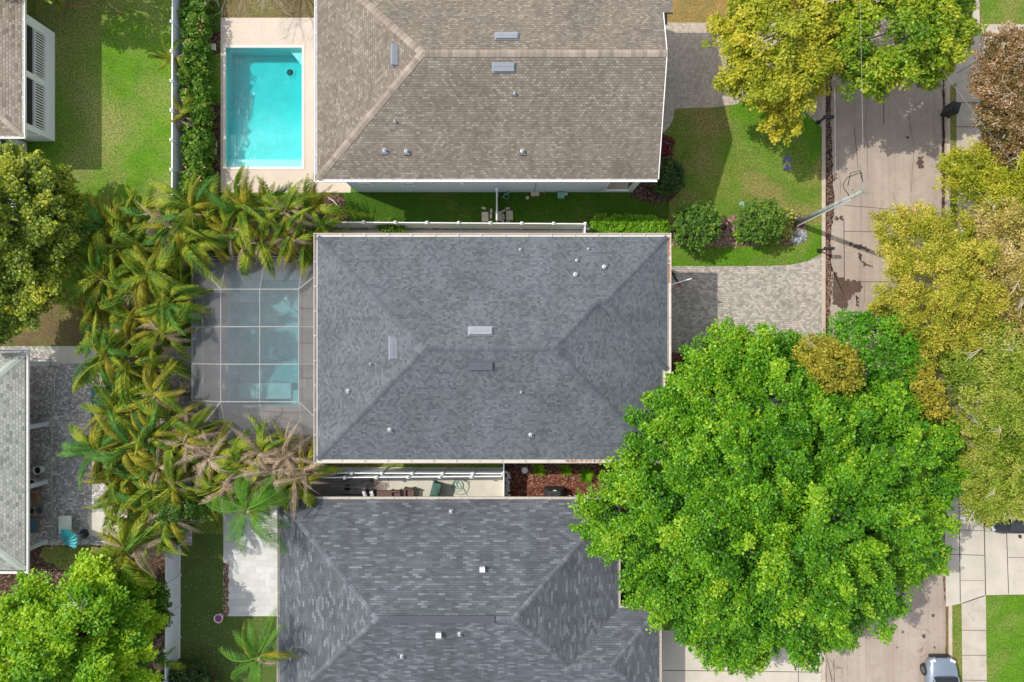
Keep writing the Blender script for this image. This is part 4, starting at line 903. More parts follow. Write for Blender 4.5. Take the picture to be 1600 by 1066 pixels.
tree('shade_tree', 'huge bright green shade tree covering the lower right driveway and street', 'tree',
     [(1215, 775, 150, 7.2), (1212, 770, 195, 5.2), (1050, 715, 82, 5.8), (1000, 812, 70, 5.4), (1075, 890, 88, 5.4), (1140, 960, 62, 5.0), (1240, 930, 85, 5.4), (1330, 870, 88, 5.6), (1382, 800, 76, 5.8), (1422, 715, 56, 5.6), (1462, 742, 30, 5.2), (1440, 680, 36, 5.4), (1425, 860, 34, 4.8), (1345, 690, 85, 6.4), (1235, 640, 85, 6.2), (1125, 600, 64, 5.6), (1080, 640, 46, 5.4), (945, 815, 26, 4.8), (1220, 562, 38, 4.8), (1115, 700, 80, 7.0), (1290, 760, 90, 7.6), (1130, 820, 90, 7.2), (1230, 850, 90, 7.4), (1120, 1000, 24, 4.2), (1180, 1005, 24, 4.2), (1255, 985, 28, 4.4), (1140, 545, 26, 4.6)],
     L['big'], .56, .46, .23, .2, 44, .145, .36, (1215, 745), .42, base_tint=.42, tsd=.13, fill=.3, fan=1.3, extra=((1225, 765, 75, 9.6, 34), (1190, 800, 60, 9.2, 20), (1290, 700, 60, 8.6, 12)))
tree('street_tree', 'fresh green tree beside the street, its crown touching the huge shade tree', 'tree', [(1362, 565, 62, 5.6), (1330, 535, 38, 5.4), (1400, 590, 42, 5.4), (1340, 610, 45, 5.6)], L['big2'], .55, .6, .36, .25, 70, .15, .36, (1281, 548), .2, base_tint=.5)
tree('small_tree', 'small rounded tree with golden leaves overtopped by the huge shade tree', 'tree', [(1304, 577, 31, 8.6), (1268, 552, 20, 7.6), (1290, 560, 22, 8.0)], L['gold'], .42, .4, .3, .2, 60, .12, .4, (1275, 590), .12, base_tint=.45)
tree('small_tree', 'narrow golden leaved tree standing over the street east of the shade tree', 'tree', [(1448, 612, 20, 7.2), (1435, 572, 17, 6.8), (1461, 636, 15, 6.8)], L['gold'], .42, .4, .3, .2, 55, .12, .4, (1487, 610), .1, base_tint=.5)
kw = dict(fan=1.05, spacing=.46, a=.42, b=.22, c=.18, n_per=40, leaf=.14, lw=.22, r0=.26, rnd=.7, bark='bark_pale')
G = 'trees along the east side of the street'
tree('street_tree', 'golden green tree spreading over the street opposite the grey paver driveway', 'tree', [(1455, 445, 78, 5.8), (1420, 378, 48, 5.2), (1400, 480, 28, 4.8), (1480, 385, 42, 5.2), (1500, 450, 55, 5.8), (1440, 510, 45, 5.4), (1500, 500, 48, 5.6)], L['golden'], group=G, trunk=(1487, 455), base_tint=.5, **kw)
tree('street_tree', 'tan and gold tree with grey bare twigs at the right edge', 'tree', [(1575, 430, 58, 6.2), (1560, 370, 45, 5.6), (1590, 480, 45, 6.0), (1545, 450, 30, 6.4)], L['tan_gold'], group=G, trunk=(1556, 440), twigs=12, base_tint=.5, **kw)
tree('street_tree', 'yellow green tree beside the sidewalk above the golden trees', 'tree', [(1580, 305, 42, 5.4), (1510, 275, 28, 4.6), (1545, 300, 30, 5.0), (1490, 258, 16, 4.4), (1595, 345, 34, 5.2)], L['yellow'], group=G, trunk=(1552, 318), base_tint=.42, **kw)
tree('street_tree', 'olive green tree overhanging the sidewalk at the right edge', 'tree', [(1545, 600, 62, 6.0), (1500, 560, 40, 5.4), (1590, 560, 52, 6.2), (1575, 660, 55, 6.2), (1520, 660, 40, 5.4), (1540, 530, 38, 5.6)], L['olive'], group=G, trunk=(1550, 590), twigs=10, base_tint=.5, **kw)
tree('street_tree', 'sparse olive tree with pale bare branches above the concrete driveway', 'tree', [(1570, 740, 50, 5.8), (1540, 770, 30, 5.0), (1592, 756, 20, 5.0), (1535, 715, 34, 5.2), (1548, 792, 14, 4.4)], L['olive'], group=G, trunk=(1556, 712), twigs=26, base_tint=.5, **kw)
tree('street_tree', 'rusty brown tree with pinkish cream blossom at the top right', 'tree', [(1574, 150, 44, 5.4), (1590, 90, 40, 5.6), (1548, 130, 28, 5.0), (1585, 210, 42, 5.2), (1566, 195, 28, 4.8), (1590, 250, 28, 4.6)], L['rust'], group=G, trunk=(1552, 165), twigs=9, base_tint=.5, second=(L['pinkish'], .28), **kw)
kw2 = dict(fan=1.25, spacing=.58, a=.4, b=.25, c=.2, n_per=34, drop=.22, squash=.6, leaf=.17, lw=.36, r0=.24, bark='bark_pale')
tree('street_tree', 'yellow green tree between the taupe driveway and the street', 'tree', [(1215, 70, 62, 6.0), (1150, 60, 36, 5.2), (1265, 45, 46, 5.8), (1225, 140, 34, 5.2), (1195, 115, 34, 5.4), (1180, 20, 42, 5.6), (1222, 180, 18, 4.6), (1158, 118, 18, 5.0), (1280, 100, 22, 5.0), (1225, -10, 50, 5.8)], L['yellow'], base_tint=.45, twigs=5, trunk=(1240, 70), **kw2)
tree('street_tree', 'lime green tree arching over the top of the street', 'tree', [(1400, 40, 72, 6.2), (1340, 85, 34, 5.2), (1370, 115, 24, 4.8), (1460, 50, 48, 5.8), (1482, 45, 24, 5.2), (1440, 95, 28, 5.0), (1350, 20, 48, 5.8), (1370, -30, 60, 6.2), (1450, -20, 50, 6), (1445, 118, 12, 4.6), (1310, 35, 24, 5.2)], L['ylgreen'], base_tint=.5, trunk=(1478, 40), twigs=4, **kw2)
tree('garden_tree', 'olive tree with yellow tufts at the left edge above the dry lawn', 'tree', [(35, 345, 72, 4.6), (15, 290, 40, 4.2), (65, 300, 34, 4.2), (82, 370, 34, 4.0), (40, 425, 54, 4.4), (5, 420, 50, 4.4), (105, 330, 18, 3.6), (60, 275, 20, 3.8), (20, 470, 36, 4.0), (-20, 500, 40, 4.0), (-30, 350, 80, 4.6)], L['darkolive'], .5, .42, .34, .26, 50, .16, .42, base_tint=.46, tsd=.13, fill=.2, fan=1.0, drop=.05)
tree('garden_tree', 'vivid lime green tree in the bottom left corner', 'tree', [(95, 1010, 72, 5.2), (150, 960, 50, 5.0), (155, 910, 32, 4.4), (200, 1000, 26, 4.0), (60, 965, 42, 4.8), (30, 1030, 55, 5.0), (160, 1030, 55, 4.8), (200, 905, 18, 3.6), (185, 955, 26, 4.4), (-20, 1060, 70, 5.2), (110, 1080, 60, 5)], L['lime'], .48, .5, .34, .26, 60, .17, .38, base_tint=.5, tsd=.16, twigs=4, fan=1.2, drop=.16)
tree('shrub', 'dark green shrub against the bottom left white fence', 'shrub', [(228, 940, 30, 2.2), (240, 965, 20, 1.8), (215, 915, 18, 2.0)], L['shrub'], .35, .3, .25, .2, 60, .13, .4, None, .1, base_tint=.3)
tree('shrub', 'dark bushy shrub below the feather palm at the corner of the turf strip', 'shrub', [(278, 800, 30, 3.0), (262, 775, 22, 3.0), (268, 835, 18, 2.4)], L['bush'], .38, .3, .25, .2, 60, .13, .36, None, .1, base_tint=.4)
tree('shrub', 'dark shrub at the foot of the turf strip on the bottom edge', 'shrub', [(298, 1062, 24, 1.2), (275, 1055, 16, 1.0), (320, 1075, 20, 1.0)], L['dark'], .35, .3, .25, .2, 60, .13, .4, None, .08, base_tint=.6)
kb = dict(spacing=.3, a=.26, b=.2, c=.16, n_per=34, leaf=.14, lw=.42, r0=.07, fill=.05, low=-.5, squash=.9)
tree('round_bush', 'round clipped green bush nearer the grey roofed house', 'bush', [(1087, 353, 31, 1.5)], L['bush'], base_tint=.55, **kb)
tree('round_bush', 'round clipped green bush nearer the utility pole', 'bush', [(1187, 347, 29, 1.4), (1170, 357, 14, 1.0)], L['bush'], base_tint=.6, **kb)
tree('round_bush', 'shaded dark round bush at the porch corner of the tan roofed house', 'bush', [(1044, 276, 20, 1.2), (1040, 290, 12, .9)], L['dark'], base_tint=.7, **kb)
tree('leafy_plant', 'pale green leafy plant between the pole and a round bush', 'plant', [(1228, 340, 10, .5), (1222, 358, 12, .4)], L['olive'], base_tint=.7, **dict(kb, n_per=14))
tree('leafy_plant', 'small lime plant left of the bush nearer the pole', 'plant', [(1156, 368, 7, .4)], L['lime'], base_tint=.7, **dict(kb, n_per=20))
tree('leafy_plant', 'maroon leaved plant beside the tan roofed house', 'plant', [(1040, 225, 9, .5), (1036, 242, 9, .5)], L['redleaf'], base_tint=.5, **dict(kb, n_per=24))
tree('leafy_plant', 'dark green plant growing against the north fence in the side path', 'plant', [(612, 355, 9, .9), (625, 356, 7, .8), (600, 354, 6, .8)], L['shrub'], base_tint=.6, **dict(kb, n_per=30))
def grass_tuft(label, px, py, rp, mat, n=160, h=.5):
    c0 = P(px, py); root = thing('grass_tuft', label, 'plant', c0)
    th = rng.uniform(0, 6.28, n); rr = rng.uniform(.0, .25, n)*rp/25
    pos = np.stack([c0.x+rr*np.cos(th), c0.y+rr*np.sin(th), np.full(n, ZG)], 1)
    t = unit(np.stack([np.cos(th), np.sin(th), rng.uniform(.5, 2.2, n)], 1)); nr = unit(np.cross(t, np.stack([-np.sin(th), np.cos(th), np.zeros(n)], 1)))
    leaf_mesh('blades', pos, np.where(nr[:, 2:] < 0, -nr, nr), t, rng.uniform(.6, 1.2, n)*rp/22, np.full(n, .02), rng.uniform(.2, 1, n), mat, root)
grass_tuft('spiky green grass tuft left in the red mulch bed', 842, 733, 12, L['lime']); grass_tuft('spiky green grass tuft in the middle of the red mulch bed', 883, 734, 11, L['lime']); grass_tuft('spiky green grass tuft beside the shade tree in the red mulch', 915, 742, 13, L['hedge'], 240)
grass_tuft('dark spiky plant between the bush and the utility pole', 1205, 375, 12, L['olive'], 200); grass_tuft('pale striped spiky plant at left edge above the lime tree', 50, 940, 26, L['frond_dry'], 200); grass_tuft('green spiky plant at the left edge above the lime tree', 12, 965, 24, L['frond'], 220)
# clipped hedge and flowering hedge
def hedge(name, label, pts_px, h, mat, spacing, nper, leaf, tint=.55, low=0, jit=.08, redraw=None):
    xs = [p[0] for p in pts_px]; ys = [p[1] for p in pts_px]; c0 = P(sum(xs)/len(xs), sum(ys)/len(ys)); root = thing(name, label, 'hedge', c0)
    poly = [P(x, y, h).xy for x, y in pts_px]
    bx = (min(p.x for p in poly), max(p.x for p in poly), min(p.y for p in poly), max(p.y for p in poly)); cs = []
    def inside(x, y):
        s = False; n = len(poly)
        for i in range(n):
            a_, b_ = poly[i], poly[i-1]
            if (a_.y > y) != (b_.y > y) and x < (b_.x-a_.x)*(y-a_.y)/(b_.y-a_.y)+a_.x: s = not s
        return s
    for x in np.arange(bx[0], bx[1], spacing):
        for y in np.arange(bx[2], bx[3], spacing):
            X_, Y_ = x+rng.normal(0, spacing*.3), y+rng.normal(0, spacing*.3)
            if inside(X_, Y_):
                cs.append((X_, Y_, h+rng.normal(0, jit)))
                edge = not all(inside(X_+dx, Y_+dy) for dx, dy in ((.35, 0), (-.35, 0), (0, .35), (0, -.35)))
                if edge: cs += [(X_, Y_, h*.65), (X_, Y_, h*.3)]
    cs = np.array(cs); t = MB()
    for i in range(0, len(cs), 25): t.tube([(cs[i][0], cs[i][1], ZG), (cs[i][0], cs[i][1], h*.8)], [.03, .015], 4)
    t.build('stem', M['bark'], root)
    ax = rng.normal(0, 1, cs.shape)*np.array([1, 1, .3]); leaf_mesh('foliage', *clump_leaves(cs, ax, nper, spacing*1.0, spacing*.8, spacing*.5, leaf, .4, tint+rng.normal(0, .14, len(cs))), mat, root)
    return root
hedge('clipped_hedge', 'bright green clipped hedge north of the grey roofed house', [(924, 345), (935, 338), (1000, 338), (1030, 342), (1046, 356), (1042, 366), (960, 367), (930, 358)], .9, L['hedge'], .21, 40, .15, low=0, jit=.05)
fh = hedge('flowering_hedge', 'long green flowering hedge beside the white fence of the cyan pool', [(284, -40), (317, -40), (318, 120), (322, 200), (319, 300), (286, 302), (288, 200), (283, 120)], 1.3, L['shrub'], .3, 38, .17, .5, jit=.22)
r = random.Random(5); pm = plain('pink_petals', (.55, .18, .20), .8, var=.4, scale=9)
for _ in range(16):
    q_ = P(r.uniform(290, 320), r.uniform(0, 300), 1.55); MB().lathe(q_, [(.001, .02), (.06, .05), (.04, .0)], 6).build('flower', pm, fh)

# ---------------------------------------------------------------- palms
def frond_mesh(name, Ln, W, arch, droop, n, lw, fold, seed, mat, t0=.1, side_curve=0, tipyel=.35, gapv=0, fwd=.75, twist=0):
    r = np.random.default_rng(seed)
    t = np.linspace(0, 1, 22)
    def path(s): return np.stack([Ln*(s*.97-.10*s**3*droop), side_curve*Ln*s**2*.35, Ln*(arch*s*(1-s*.25)-droop*s**2.4)], -1)
    V = []; Fc = []; T = []
    pts = path(t); rad = .028*(1-t)+.006
    for i, p in enumerate(pts):
        for a_ in ((0, 1), (.87, -.5), (-.87, -.5)): V.append(p+np.array([0, a_[0]*rad[i], a_[1]*rad[i]])); T.append(.8)
    for i in range(len(pts)-1):
        for j in range(3): Fc.append((i*3+j, i*3+(j+1) % 3, i*3+3+(j+1) % 3, i*3+3+j))
    for sd in (-1, 1):
        for k in range(n):
            s = t0+(1-t0)*(k+.5)/n
            if r.random() < gapv: continue
            p = path(np.array(s)); q_ = path(np.array(min(1, s+.02))); d = (q_-p)/np.linalg.norm(q_-p)
            prof = math.sin(math.pi*min(1, (s-t0)/(1-t0)*.9+.12))**.6*W*r.uniform(.85, 1.12)
            lat = np.cross(d, [0, 0, 1.]); lat /= np.linalg.norm(lat); upv = np.cross(lat, d)
            tw = twist*s; lat, upv = lat*math.cos(tw)+upv*math.sin(tw), upv*math.cos(tw)-lat*math.sin(tw)
            fa = fold+r.normal(0, .12); o = lat*sd*math.cos(fa)+upv*math.sin(fa)
            dirv = o+d*(fwd+.5*s); dirv /= np.linalg.norm(dirv)
            m = p+dirv*prof*.5; tip = p+dirv*prof*.9+np.array([0, 0, -1.])*prof*(.35+.25*r.random())
            w_ = d*lw*.5; b0 = len(V)
            V += [p-w_*.7, p+w_*.7, m+w_, m-w_, tip]; base = r.uniform(.1, .45)+.18*math.sin(s*9+seed)
            T += [base, base, base+.08, base+.08, base+tipyel*(1 if r.random() < .6 else .2)]
            Fc += [(b0, b0+1, b0+2, b0+3), (b0+3, b0+2, b0+4)]
    me = bpy.data.meshes.new(name); me.from_pydata([tuple(v) for v in V], [], Fc)
    a_ = me.attributes.new('tint', 'FLOAT', 'POINT'); a_.data.foreach_set('value', np.clip(T, 0, 1).astype(np.float32)); me.materials.append(mat)
    return me
FM = {'g': [], 'd': [], 'y': [], 'b': [], 'q': []}
for i in range(10):
    FM['g'].append(frond_mesh('frond', 2.75+.12*(i % 4), .58+.06*(i % 3), .45+.12*(i % 3), .66+.14*(i % 4), 42, .080, (-.1, -.4, .3, -.6, .1)[i % 5], 30+i, L['frond'], gapv=.07, side_curve=(-1.3, 1.3, .3, 1, -1, .8, -.8, 1.6, -1.6, 0)[i], twist=(1.1, -1.1, .3, 1.5, -1.5, .2, .8, -.9, 1.8, 0)[i], tipyel=.42))
for i in range(5): FM['d'].append(frond_mesh('frond', 2.7, .6, .4+.1*i, .6+.1*i, 42, .080, (-.2, .2, -.5)[i % 3], 50+i, L['frond_deep'], gapv=.07, side_curve=(-1.2, 1.2, 0, .6, -.6)[i], twist=(1, -1, 1.5, 0, -.7)[i], tipyel=.3))
for i in range(4): FM['y'].append(frond_mesh('frond', 2.5, .5, .35, .85, 38, .070, -.3, 60+i, L['frond_yel'], gapv=.06, side_curve=(-1.2, 1.2, .2, .7)[i], twist=(1.2, -1.2, .4, -1.6)[i]))
for i in range(5): FM['b'].append(frond_mesh('frond', 2.4, .48, .25, .85, 40, .045, (-.5, .2, -.8)[i % 3], 70+i, L['frond_dry'], side_curve=(-1.4, 1.4, 0, .7, -.7)[i], gapv=.1, twist=(1.3, -1.3, .6, 0, 1.7)[i], tipyel=.5))
for i in range(4): FM['q'].append(frond_mesh('frond', 3.3, .75, .34, .62, 50, .036, -.32, 80+i, L['frond_queen'], side_curve=(-.3, .3, 0, .15)[i], tipyel=.35, fwd=.5, t0=.12))
def palm(label, px, py, z, mix, nf, sc=1.0, seed=0, group=None, name='areca_palm', stems=3, lean=.5, tr=.07, elev=(-.2, .9)):
    r = random.Random(seed); c = P(px, py, z); root = thing(name, label, 'palm', (c.x+r.uniform(-lean, lean)*.3, c.y+r.uniform(-lean, lean)*.3, ZG), group)
    t = MB()
    for k in range(stems):
        o = Vector((r.uniform(-.35, .35), r.uniform(-.35, .35), 0)) if stems > 1 else Vector((0, 0, 0))
        b0 = root.location+o; tp = Vector((c.x, c.y, z))+o*.5-Vector((0, 0, k*.5)); md = b0.lerp(tp, .5)+Vector((r.uniform(-.1, .1), r.uniform(-.1, .1), 0))
        t.tube([b0, md, tp], [tr*1.2, tr, tr*.9], 6)
    t.build('stem', M['palm_stem'], root, smooth=True)
    ph = r.uniform(0, 6.28)
    for k in range(nf):
        kind = r.choice(mix); me = r.choice(FM[kind]); o = bpy.data.objects.new('frond', me); C.objects.link(o); o.parent = root
        u = k/nf; el = elev[1]-(elev[1]-elev[0])*u+r.uniform(-.15, .15)
        if kind == 'b' and name != 'withered_palm': el = min(el, .25)-.2
        if kind != 'b' and name == 'withered_palm': el = min(el, .1)
        az = ph+k*2.3999+r.uniform(-.25, .25); s = sc*r.uniform(.8, 1.15)*(1 if kind != 'b' else .9)
        off = Vector((r.uniform(-.2, .2), r.uniform(-.2, .2), z-ZG-(.5*u if stems > 1 else .1*u)))
        m = Matrix.Rotation(az, 4, 'Z') @ Matrix.Rotation(-el*.75, 4, 'Y') @ Matrix.Rotation(r.uniform(-.6, .6), 4, 'X')
        o.matrix_local = Matrix.Translation(off+Vector((c.x-root.location.x, c.y-root.location.y, 0))) @ m @ Matrix.Scale(s, 4)
    return root
zones = [  # phrase, polygon px, side for the ordinal
    ('north of the pool cage', [(335, 318), (492, 326), (485, 374), (335, 378)], 'left'),
    ('below the long white fence', [(250, 325), (335, 320), (335, 385), (250, 385)], 'left'),
    ('by the olive tree', [(155, 360), (255, 335), (255, 430), (160, 440)], 'left'),
    ('west of the pool cage', [(160, 440), (272, 425), (266, 530), (160, 530)], 'top'),
    ('between patio and pool cage', [(160, 530), (266, 530), (266, 630), (172, 630)], 'top'),
    ('southwest of the pool cage', [(160, 630), (275, 640), (310, 708), (145, 705)], 'top'),
    ('beside the teal umbrella patio', [(150, 705), (290, 710), (270, 780), (170, 790)], 'top'),
    ('above the bottom left white fence', [(195, 790), (262, 790), (262, 865), (195, 865)], 'top')]
def inpoly(p, x, y):
    s = False
    for i in range(len(p)):
        a, b = p[i], p[i-1]
        if (a[1] > y) != (b[1] > y) and x < (b[0]-a[0])*(y-a[1])/(b[1]-a[1])+a[0]: s = not s
    return s
r = random.Random(21); spots = []
looks = {'green': ('green fronds', ['g', 'g', 'g', 'd', 'b', 'y']), 'yellow': ('yellowed fronds', ['g', 'g', 'y', 'y', 'd', 'b']), 'mixed': ('part dried fronds', ['g', 'g', 'y', 'b', 'b', 'b'])}
for zi, (ph, poly, side) in enumerate(zones):
    xs = [p[0] for p in poly]; ys = [p[1] for p in poly]; pts = []
    for _ in range(600):
        x, y = r.uniform(min(xs), max(xs)), r.uniform(min(ys), max(ys))
        if inpoly(poly, x, y) and all((x-a)**2+(y-b)**2 > 34**2 for a, b, _ in pts+spots): pts.append((x, y, r.choice(['green', 'yellow', 'mixed'] if zi < 5 else ['green', 'mixed', 'yellow', 'mixed'])))
    spots += pts
    for lk in looks:
        sel = sorted([p for p in pts if p[2] == lk], key=lambda p: p[0] if side == 'left' else p[1])
        for i, p in enumerate(sel):
            where = '' if len(sel) == 1 else ', %s from the %s' % (ORD[i], side)
            palm('palm with %s %s%s' % (looks[lk][0], ph, where), p[0], p[1], r.uniform(2.6, 4.1), looks[lk][1], 21, .86, int(p[0]*31+p[1]), 'areca palms screening the pools')
dry = [(405, 708, 'left of the dried cluster nearest the cage corner'), (448, 716, 'right of the dried cluster under the cage'), (378, 732, 'inside the dried cluster, left half'), (420, 748, 'inside the dried cluster, right half'), (462, 752, 'touching the side yard fence end'),
       (432, 735, 'at the heart of the dried cluster'), (395, 765, 'low in the dried cluster beside the feather palm'), (475, 728, 'tight against the corner of the grey roof'), (330, 715, 'at the left end of the dried cluster'), (290, 690, 'just southwest of the cage corner'), (350, 762, 'above the tall feather palm'), (250, 730, 'in the gap east of the teal umbrella patio'), (215, 850, 'just above the lime green tree'), (262, 350, 'at the foot of the long white fence')]
for x, y, l_ in dry: palm('withered palm with pale brown fronds '+l_, x, y, r.uniform(3.3, 4.2), ['b', 'b', 'b', 'b', 'b', 'g', 'y'], 26, .85, x*3+y, 'withered palms near the pool cage', name='withered_palm')
palm('tall feather palm with bright green fronds beside the white paver patio', 388, 800, 4.6, ['q'], 13, .92, 5, name='feather_palm', stems=1, tr=.16, elev=(-.35, .5))
palm('feather palm at the bottom edge beside the charcoal roofed house', 405, 1030, 4.6, ['q', 'q', 'y', 'q', 'b'], 15, .78, 9, name='feather_palm', stems=1, tr=.15, elev=(-.3, .6))
palm('small palm leaning over the top of the long white fence', 270, 92, 1.7, ['g', 'y', 'b', 'g'], 12, .54, 12, name='small_palm', stems=1, tr=.05)
palm('small palm leaning over the middle of the long white fence', 284, 182, 1.7, ['y', 'g', 'b'], 12, .5, 13, name='small_palm', stems=1, tr=.05)
palm('low green palm beside the bottom left white fence', 240, 1030, 2.4, ['d', 'g', 'b'], 10, .7, 14, name='small_palm', stems=1, tr=.06)
palm('palm sprout whose leaf tips show at the top left edge', 88, -8, 1.3, ['y', 'g'], 9, .5, 16, name='small_palm', stems=1, tr=.06)

tree('garden_tree', 'tree standing just beyond the top edge above the bright lawn', 'tree', [(85, -75, 60, 4.5), (30, -60, 45, 4.2), (145, -75, 42, 4.2), (-10, -60, 40, 4)], L['olive'], .5, .45, .3, .25, 50, .16, .4, base_tint=.5)
# bare tree over the deck, fallen branch
bt = thing('bare_tree', 'leafless tree with fine grey branches over the top of the cyan pool deck', 'tree', P(428, -32))
b = MB(); r = random.Random(8); c0 = P(428, -32); top = c0+Vector((0, 0, 2.4)); b.tube([c0, top], [.16, .11], 7)
def branch(b, p, d, ln, rad, lev):
    q_ = p+d*ln*.5+Vector((r.uniform(-.1, .1), r.uniform(-.1, .1), 0)); e = p+d*ln
    b.tube([p, q_, e], [rad, rad*.75, rad*.4], 4, False)
    if lev > 0:
        for _ in range(3 if lev > 1 else 3):
            nd = (d+Vector((r.uniform(-.75, .75), r.uniform(-.75, .75), r.uniform(-.3, .35)))).normalized(); branch(b, p.lerp(e, r.uniform(.45, 1)), nd, ln*r.uniform(.5, .75), rad*.5, lev-1)
for k in range(26):
    th = k*6.283/26+r.uniform(-.15, .15); branch(b, top, Vector((math.cos(th)*1.0, math.sin(th), r.uniform(.2, .7))).normalized(), r.uniform(1.6, 2.6), .035, 3)
b.build('branches', M['bark_pale'], bt)
def stick(name, label, pts, r0, mat, z=ZG+.05):
    return tag(MB().tube([P(x, y, z+dz) for x, y, dz in pts], [r0]*(len(pts)-1)+[r0*.3], 5).build(name, mat, loc=P(pts[0][0], pts[0][1])), label, 'branch')
stick('fallen_branch', 'curved fallen branch with rusty tip near the top of the bright lawn', [(92, 2, .1), (110, 10, .15), (130, 11, .2), (150, 5, .1)], .035, M['rust_dry'])
stick('fallen_branch', 'short orange fallen stick lying on the dark grass', [(181, 17, 0), (193, 20, .02)], .07, M['rust_dry'])
stick('fallen_branch', 'long dry frond stalk fallen by the deck corner', [(505, 303, .1), (522, 315, .15), (537, 332, .1)], .05, M['bark_pale'])

# ---------------------------------------------------------------- utility pole and wires
pb, pt = P(1244, 349), P(1346, 300, 8.2)
up = thing('utility_pole', 'leaning looking grey utility pole at the roadside bed beside the gravel patch', 'utility pole', pb)
up['label'] = 'tall grey utility pole at the roadside bed beside the gravel patch'
MB().tube([pb, Vector((pt.x, pt.y, 8.2))], [.15, .095], 10).build('pole', M['wood_pole'], up, smooth=True)
dv = (pt-pb).normalized()
def on_pole(z): return pb+dv*((z-ZG)/dv.z)
MB().tube([on_pole(.3)+Vector((.03, -.19, 0)), on_pole(7.0)+Vector((.02, -.12, 0))], .035, 6).build('conduit', M['white_metal'], up)
ins = MB()
for k, (dx, dy, z) in enumerate(((.2, .2, 8.0), (-.3, .25, 7.7), (.35, -.05, 8.15))):
    q_ = on_pole(min(z, 8.1)); ins.tube([q_, q_+Vector((dx, dy, .1))], .03, 5); ins.lathe(q_+Vector((dx, dy, .05)), [(.001, 0), (.05, .02), (.03, .06), (.05, .1), (.001, .14)], 8)
ins.build('insulator', M['wood_pole'], up)
cb = MB(); a_ = on_pole(7.0); pts = []
for i in range(14): th = 2.9+i*.28; pts.append(a_+Vector((.0-.55+.6*math.cos(-th)*.8+.2, .75+.55*math.sin(-th)*1.1, .5+.05*i)))
cb.tube([a_]+[a_+Vector((-.45*math.sin(t)-.05*t, .35*t, .2+.1*t)) for t in (.5, 1, 1.6, 2.2, 2.7)]+[on_pole(8.1)+Vector((.0, 1.0, .1)), on_pole(8.1)+Vector((.12, .5, 0))], .022, 5)
cb.tube([a_+Vector((-.25, .55, .3)), on_pole(8.1)+Vector((-.55, .95, .1)), on_pole(8.1)+Vector((-.1, 1.1, .1)), on_pole(8.1)+Vector((.1, .5, .05))], .022, 5)
cb.build('cable_loop', M['black_wire'], up)
def cable(label, p0, p1, r_=.010, sag=.3, mat='wire'):
    pts = [Vector(p0).lerp(Vector(p1), t/10)-Vector((0, 0, sag*4*(t/10)*(1-t/10))) for t in range(11)]
    tag(MB().tube(pts, r_, 4).build('overhead_cable', M[mat], loc=pts[0]), label, 'cable')
tp = on_pole(8.1)
cable('overhead power cable running up the street from the pole top', tp+Vector((.15, .25, .05)), (P(1326, 0, 8.1).x, 60, 8.6))
q5 = on_pole(5.4); cable('thin pale cable running up the street beside the gutter litter', q5, (P(1308, 0, 5.4).x, 60, 5.6), .012)
cable('thin pale cable running down the street towards the shade tree', q5, (P(1262, 0, 5.4).x, -50, 5.6), .012)
cable('thin cable crossing diagonally over the sidewalk and the rusty tree', P(1400, 10, 6.5), P(1640, 330, 6.0), .011, .1)

# ---------------------------------------------------------------- street furniture
def mailbox(label, px, py):
    b0 = P(px, py); m = thing('mailbox', label, 'mailbox', b0, 'black kerbside mailboxes')
    MB().span(b0.x-.05, b0.x+.05, b0.y-.05, b0.y+.05, ZG, 1.05).box(b0+Vector((0, 0, .06)), (.22, .22, .12)).build('post', M['black'], m)
    MB().box(b0+Vector((.18, 0, .98)), (.6, .08, .05)).build('bracket', M['black'], m)
    bx = MB(); n = 8; vs = []
    for x in (-.12, .46):
        vs += [b0+Vector((x, -.1, 1.01)), b0+Vector((x, .1, 1.01))]+[b0+Vector((x, .1*math.cos(t*math.pi/n), 1.14+.1*math.sin(t*math.pi/n))) for t in range(n+1)]
    k = n+3; bx.add(vs, [tuple(reversed(range(k))), tuple(range(k, 2*k))]+[(i, (i+1) % k, k+(i+1) % k, k+i) for i in range(k)]); bx.build('box', plain('dark_bronze_box', (.05, .045, .045), .4, .3), m)
    MB().box(b0+Vector((.1, .115, 1.2)), (.03, .012, .14)).build('flag', M['red'], m)
mailbox('black mailbox on a post beside the end of the taupe driveway', 1278, 192)
mailbox('black mailbox on a post at the corner of the grey paver driveway', 1279, 392)
def wheel_bin(name, label, c, rz_, mat, h=1.05, wx=.56, wy=.66, tiltx=0):
    root = thing(name, label, 'bin', c); root.rotation_euler = (tiltx, 0, 0); rot = Matrix.Rotation(rz_, 3, 'Z')
    def bx(b, o, d, top=1): 
        t = MB(); t.box((0, 0, 0), d, 0, top); b.add([rot @ (Vector(v)+Vector(o))+Vector(c) for v in t.v], t.f)
    b = MB(); bx(b, (0, 0, h*.47), (wx*.86, wy*.82, h*.9), 1.14); b.build('body', mat, root, bevel=.03)
    b = MB(); bx(b, (0, .01, h*.95), (wx*1.02, wy*1.02, .07), .9); bx(b, (0, .0, h*1.0), (wx*.7, wy*.6, .04), .8); b.build('lid', mat, root, bevel=.02)
    b = MB(); bx(b, (0, -wy*.55, h*.95), (wx*.8, .04, .04)); bx(b, (-wx*.35, -wy*.5, h*.95), (.04, .1, .04)); bx(b, (wx*.35, -wy*.5, h*.95), (.04, .1, .04)); b.build('handle', M['black'], root)
    for s_ in (-1, 1):
        b = MB(); pts = [rot @ Vector((s_*wx*.42-.03, -wy*.36, .11))+Vector(c), rot @ Vector((s_*wx*.42+.03, -wy*.36, .11))+Vector(c)]; b.tube(pts, .11, 12); b.build('wheel', M['rubber'], root)
    return root
c_ = P(1477, 176, ZG); wheel_bin('trash_bin', 'black wheeled trash bin standing on the east kerb of the street', c_, -.3, M['black'])
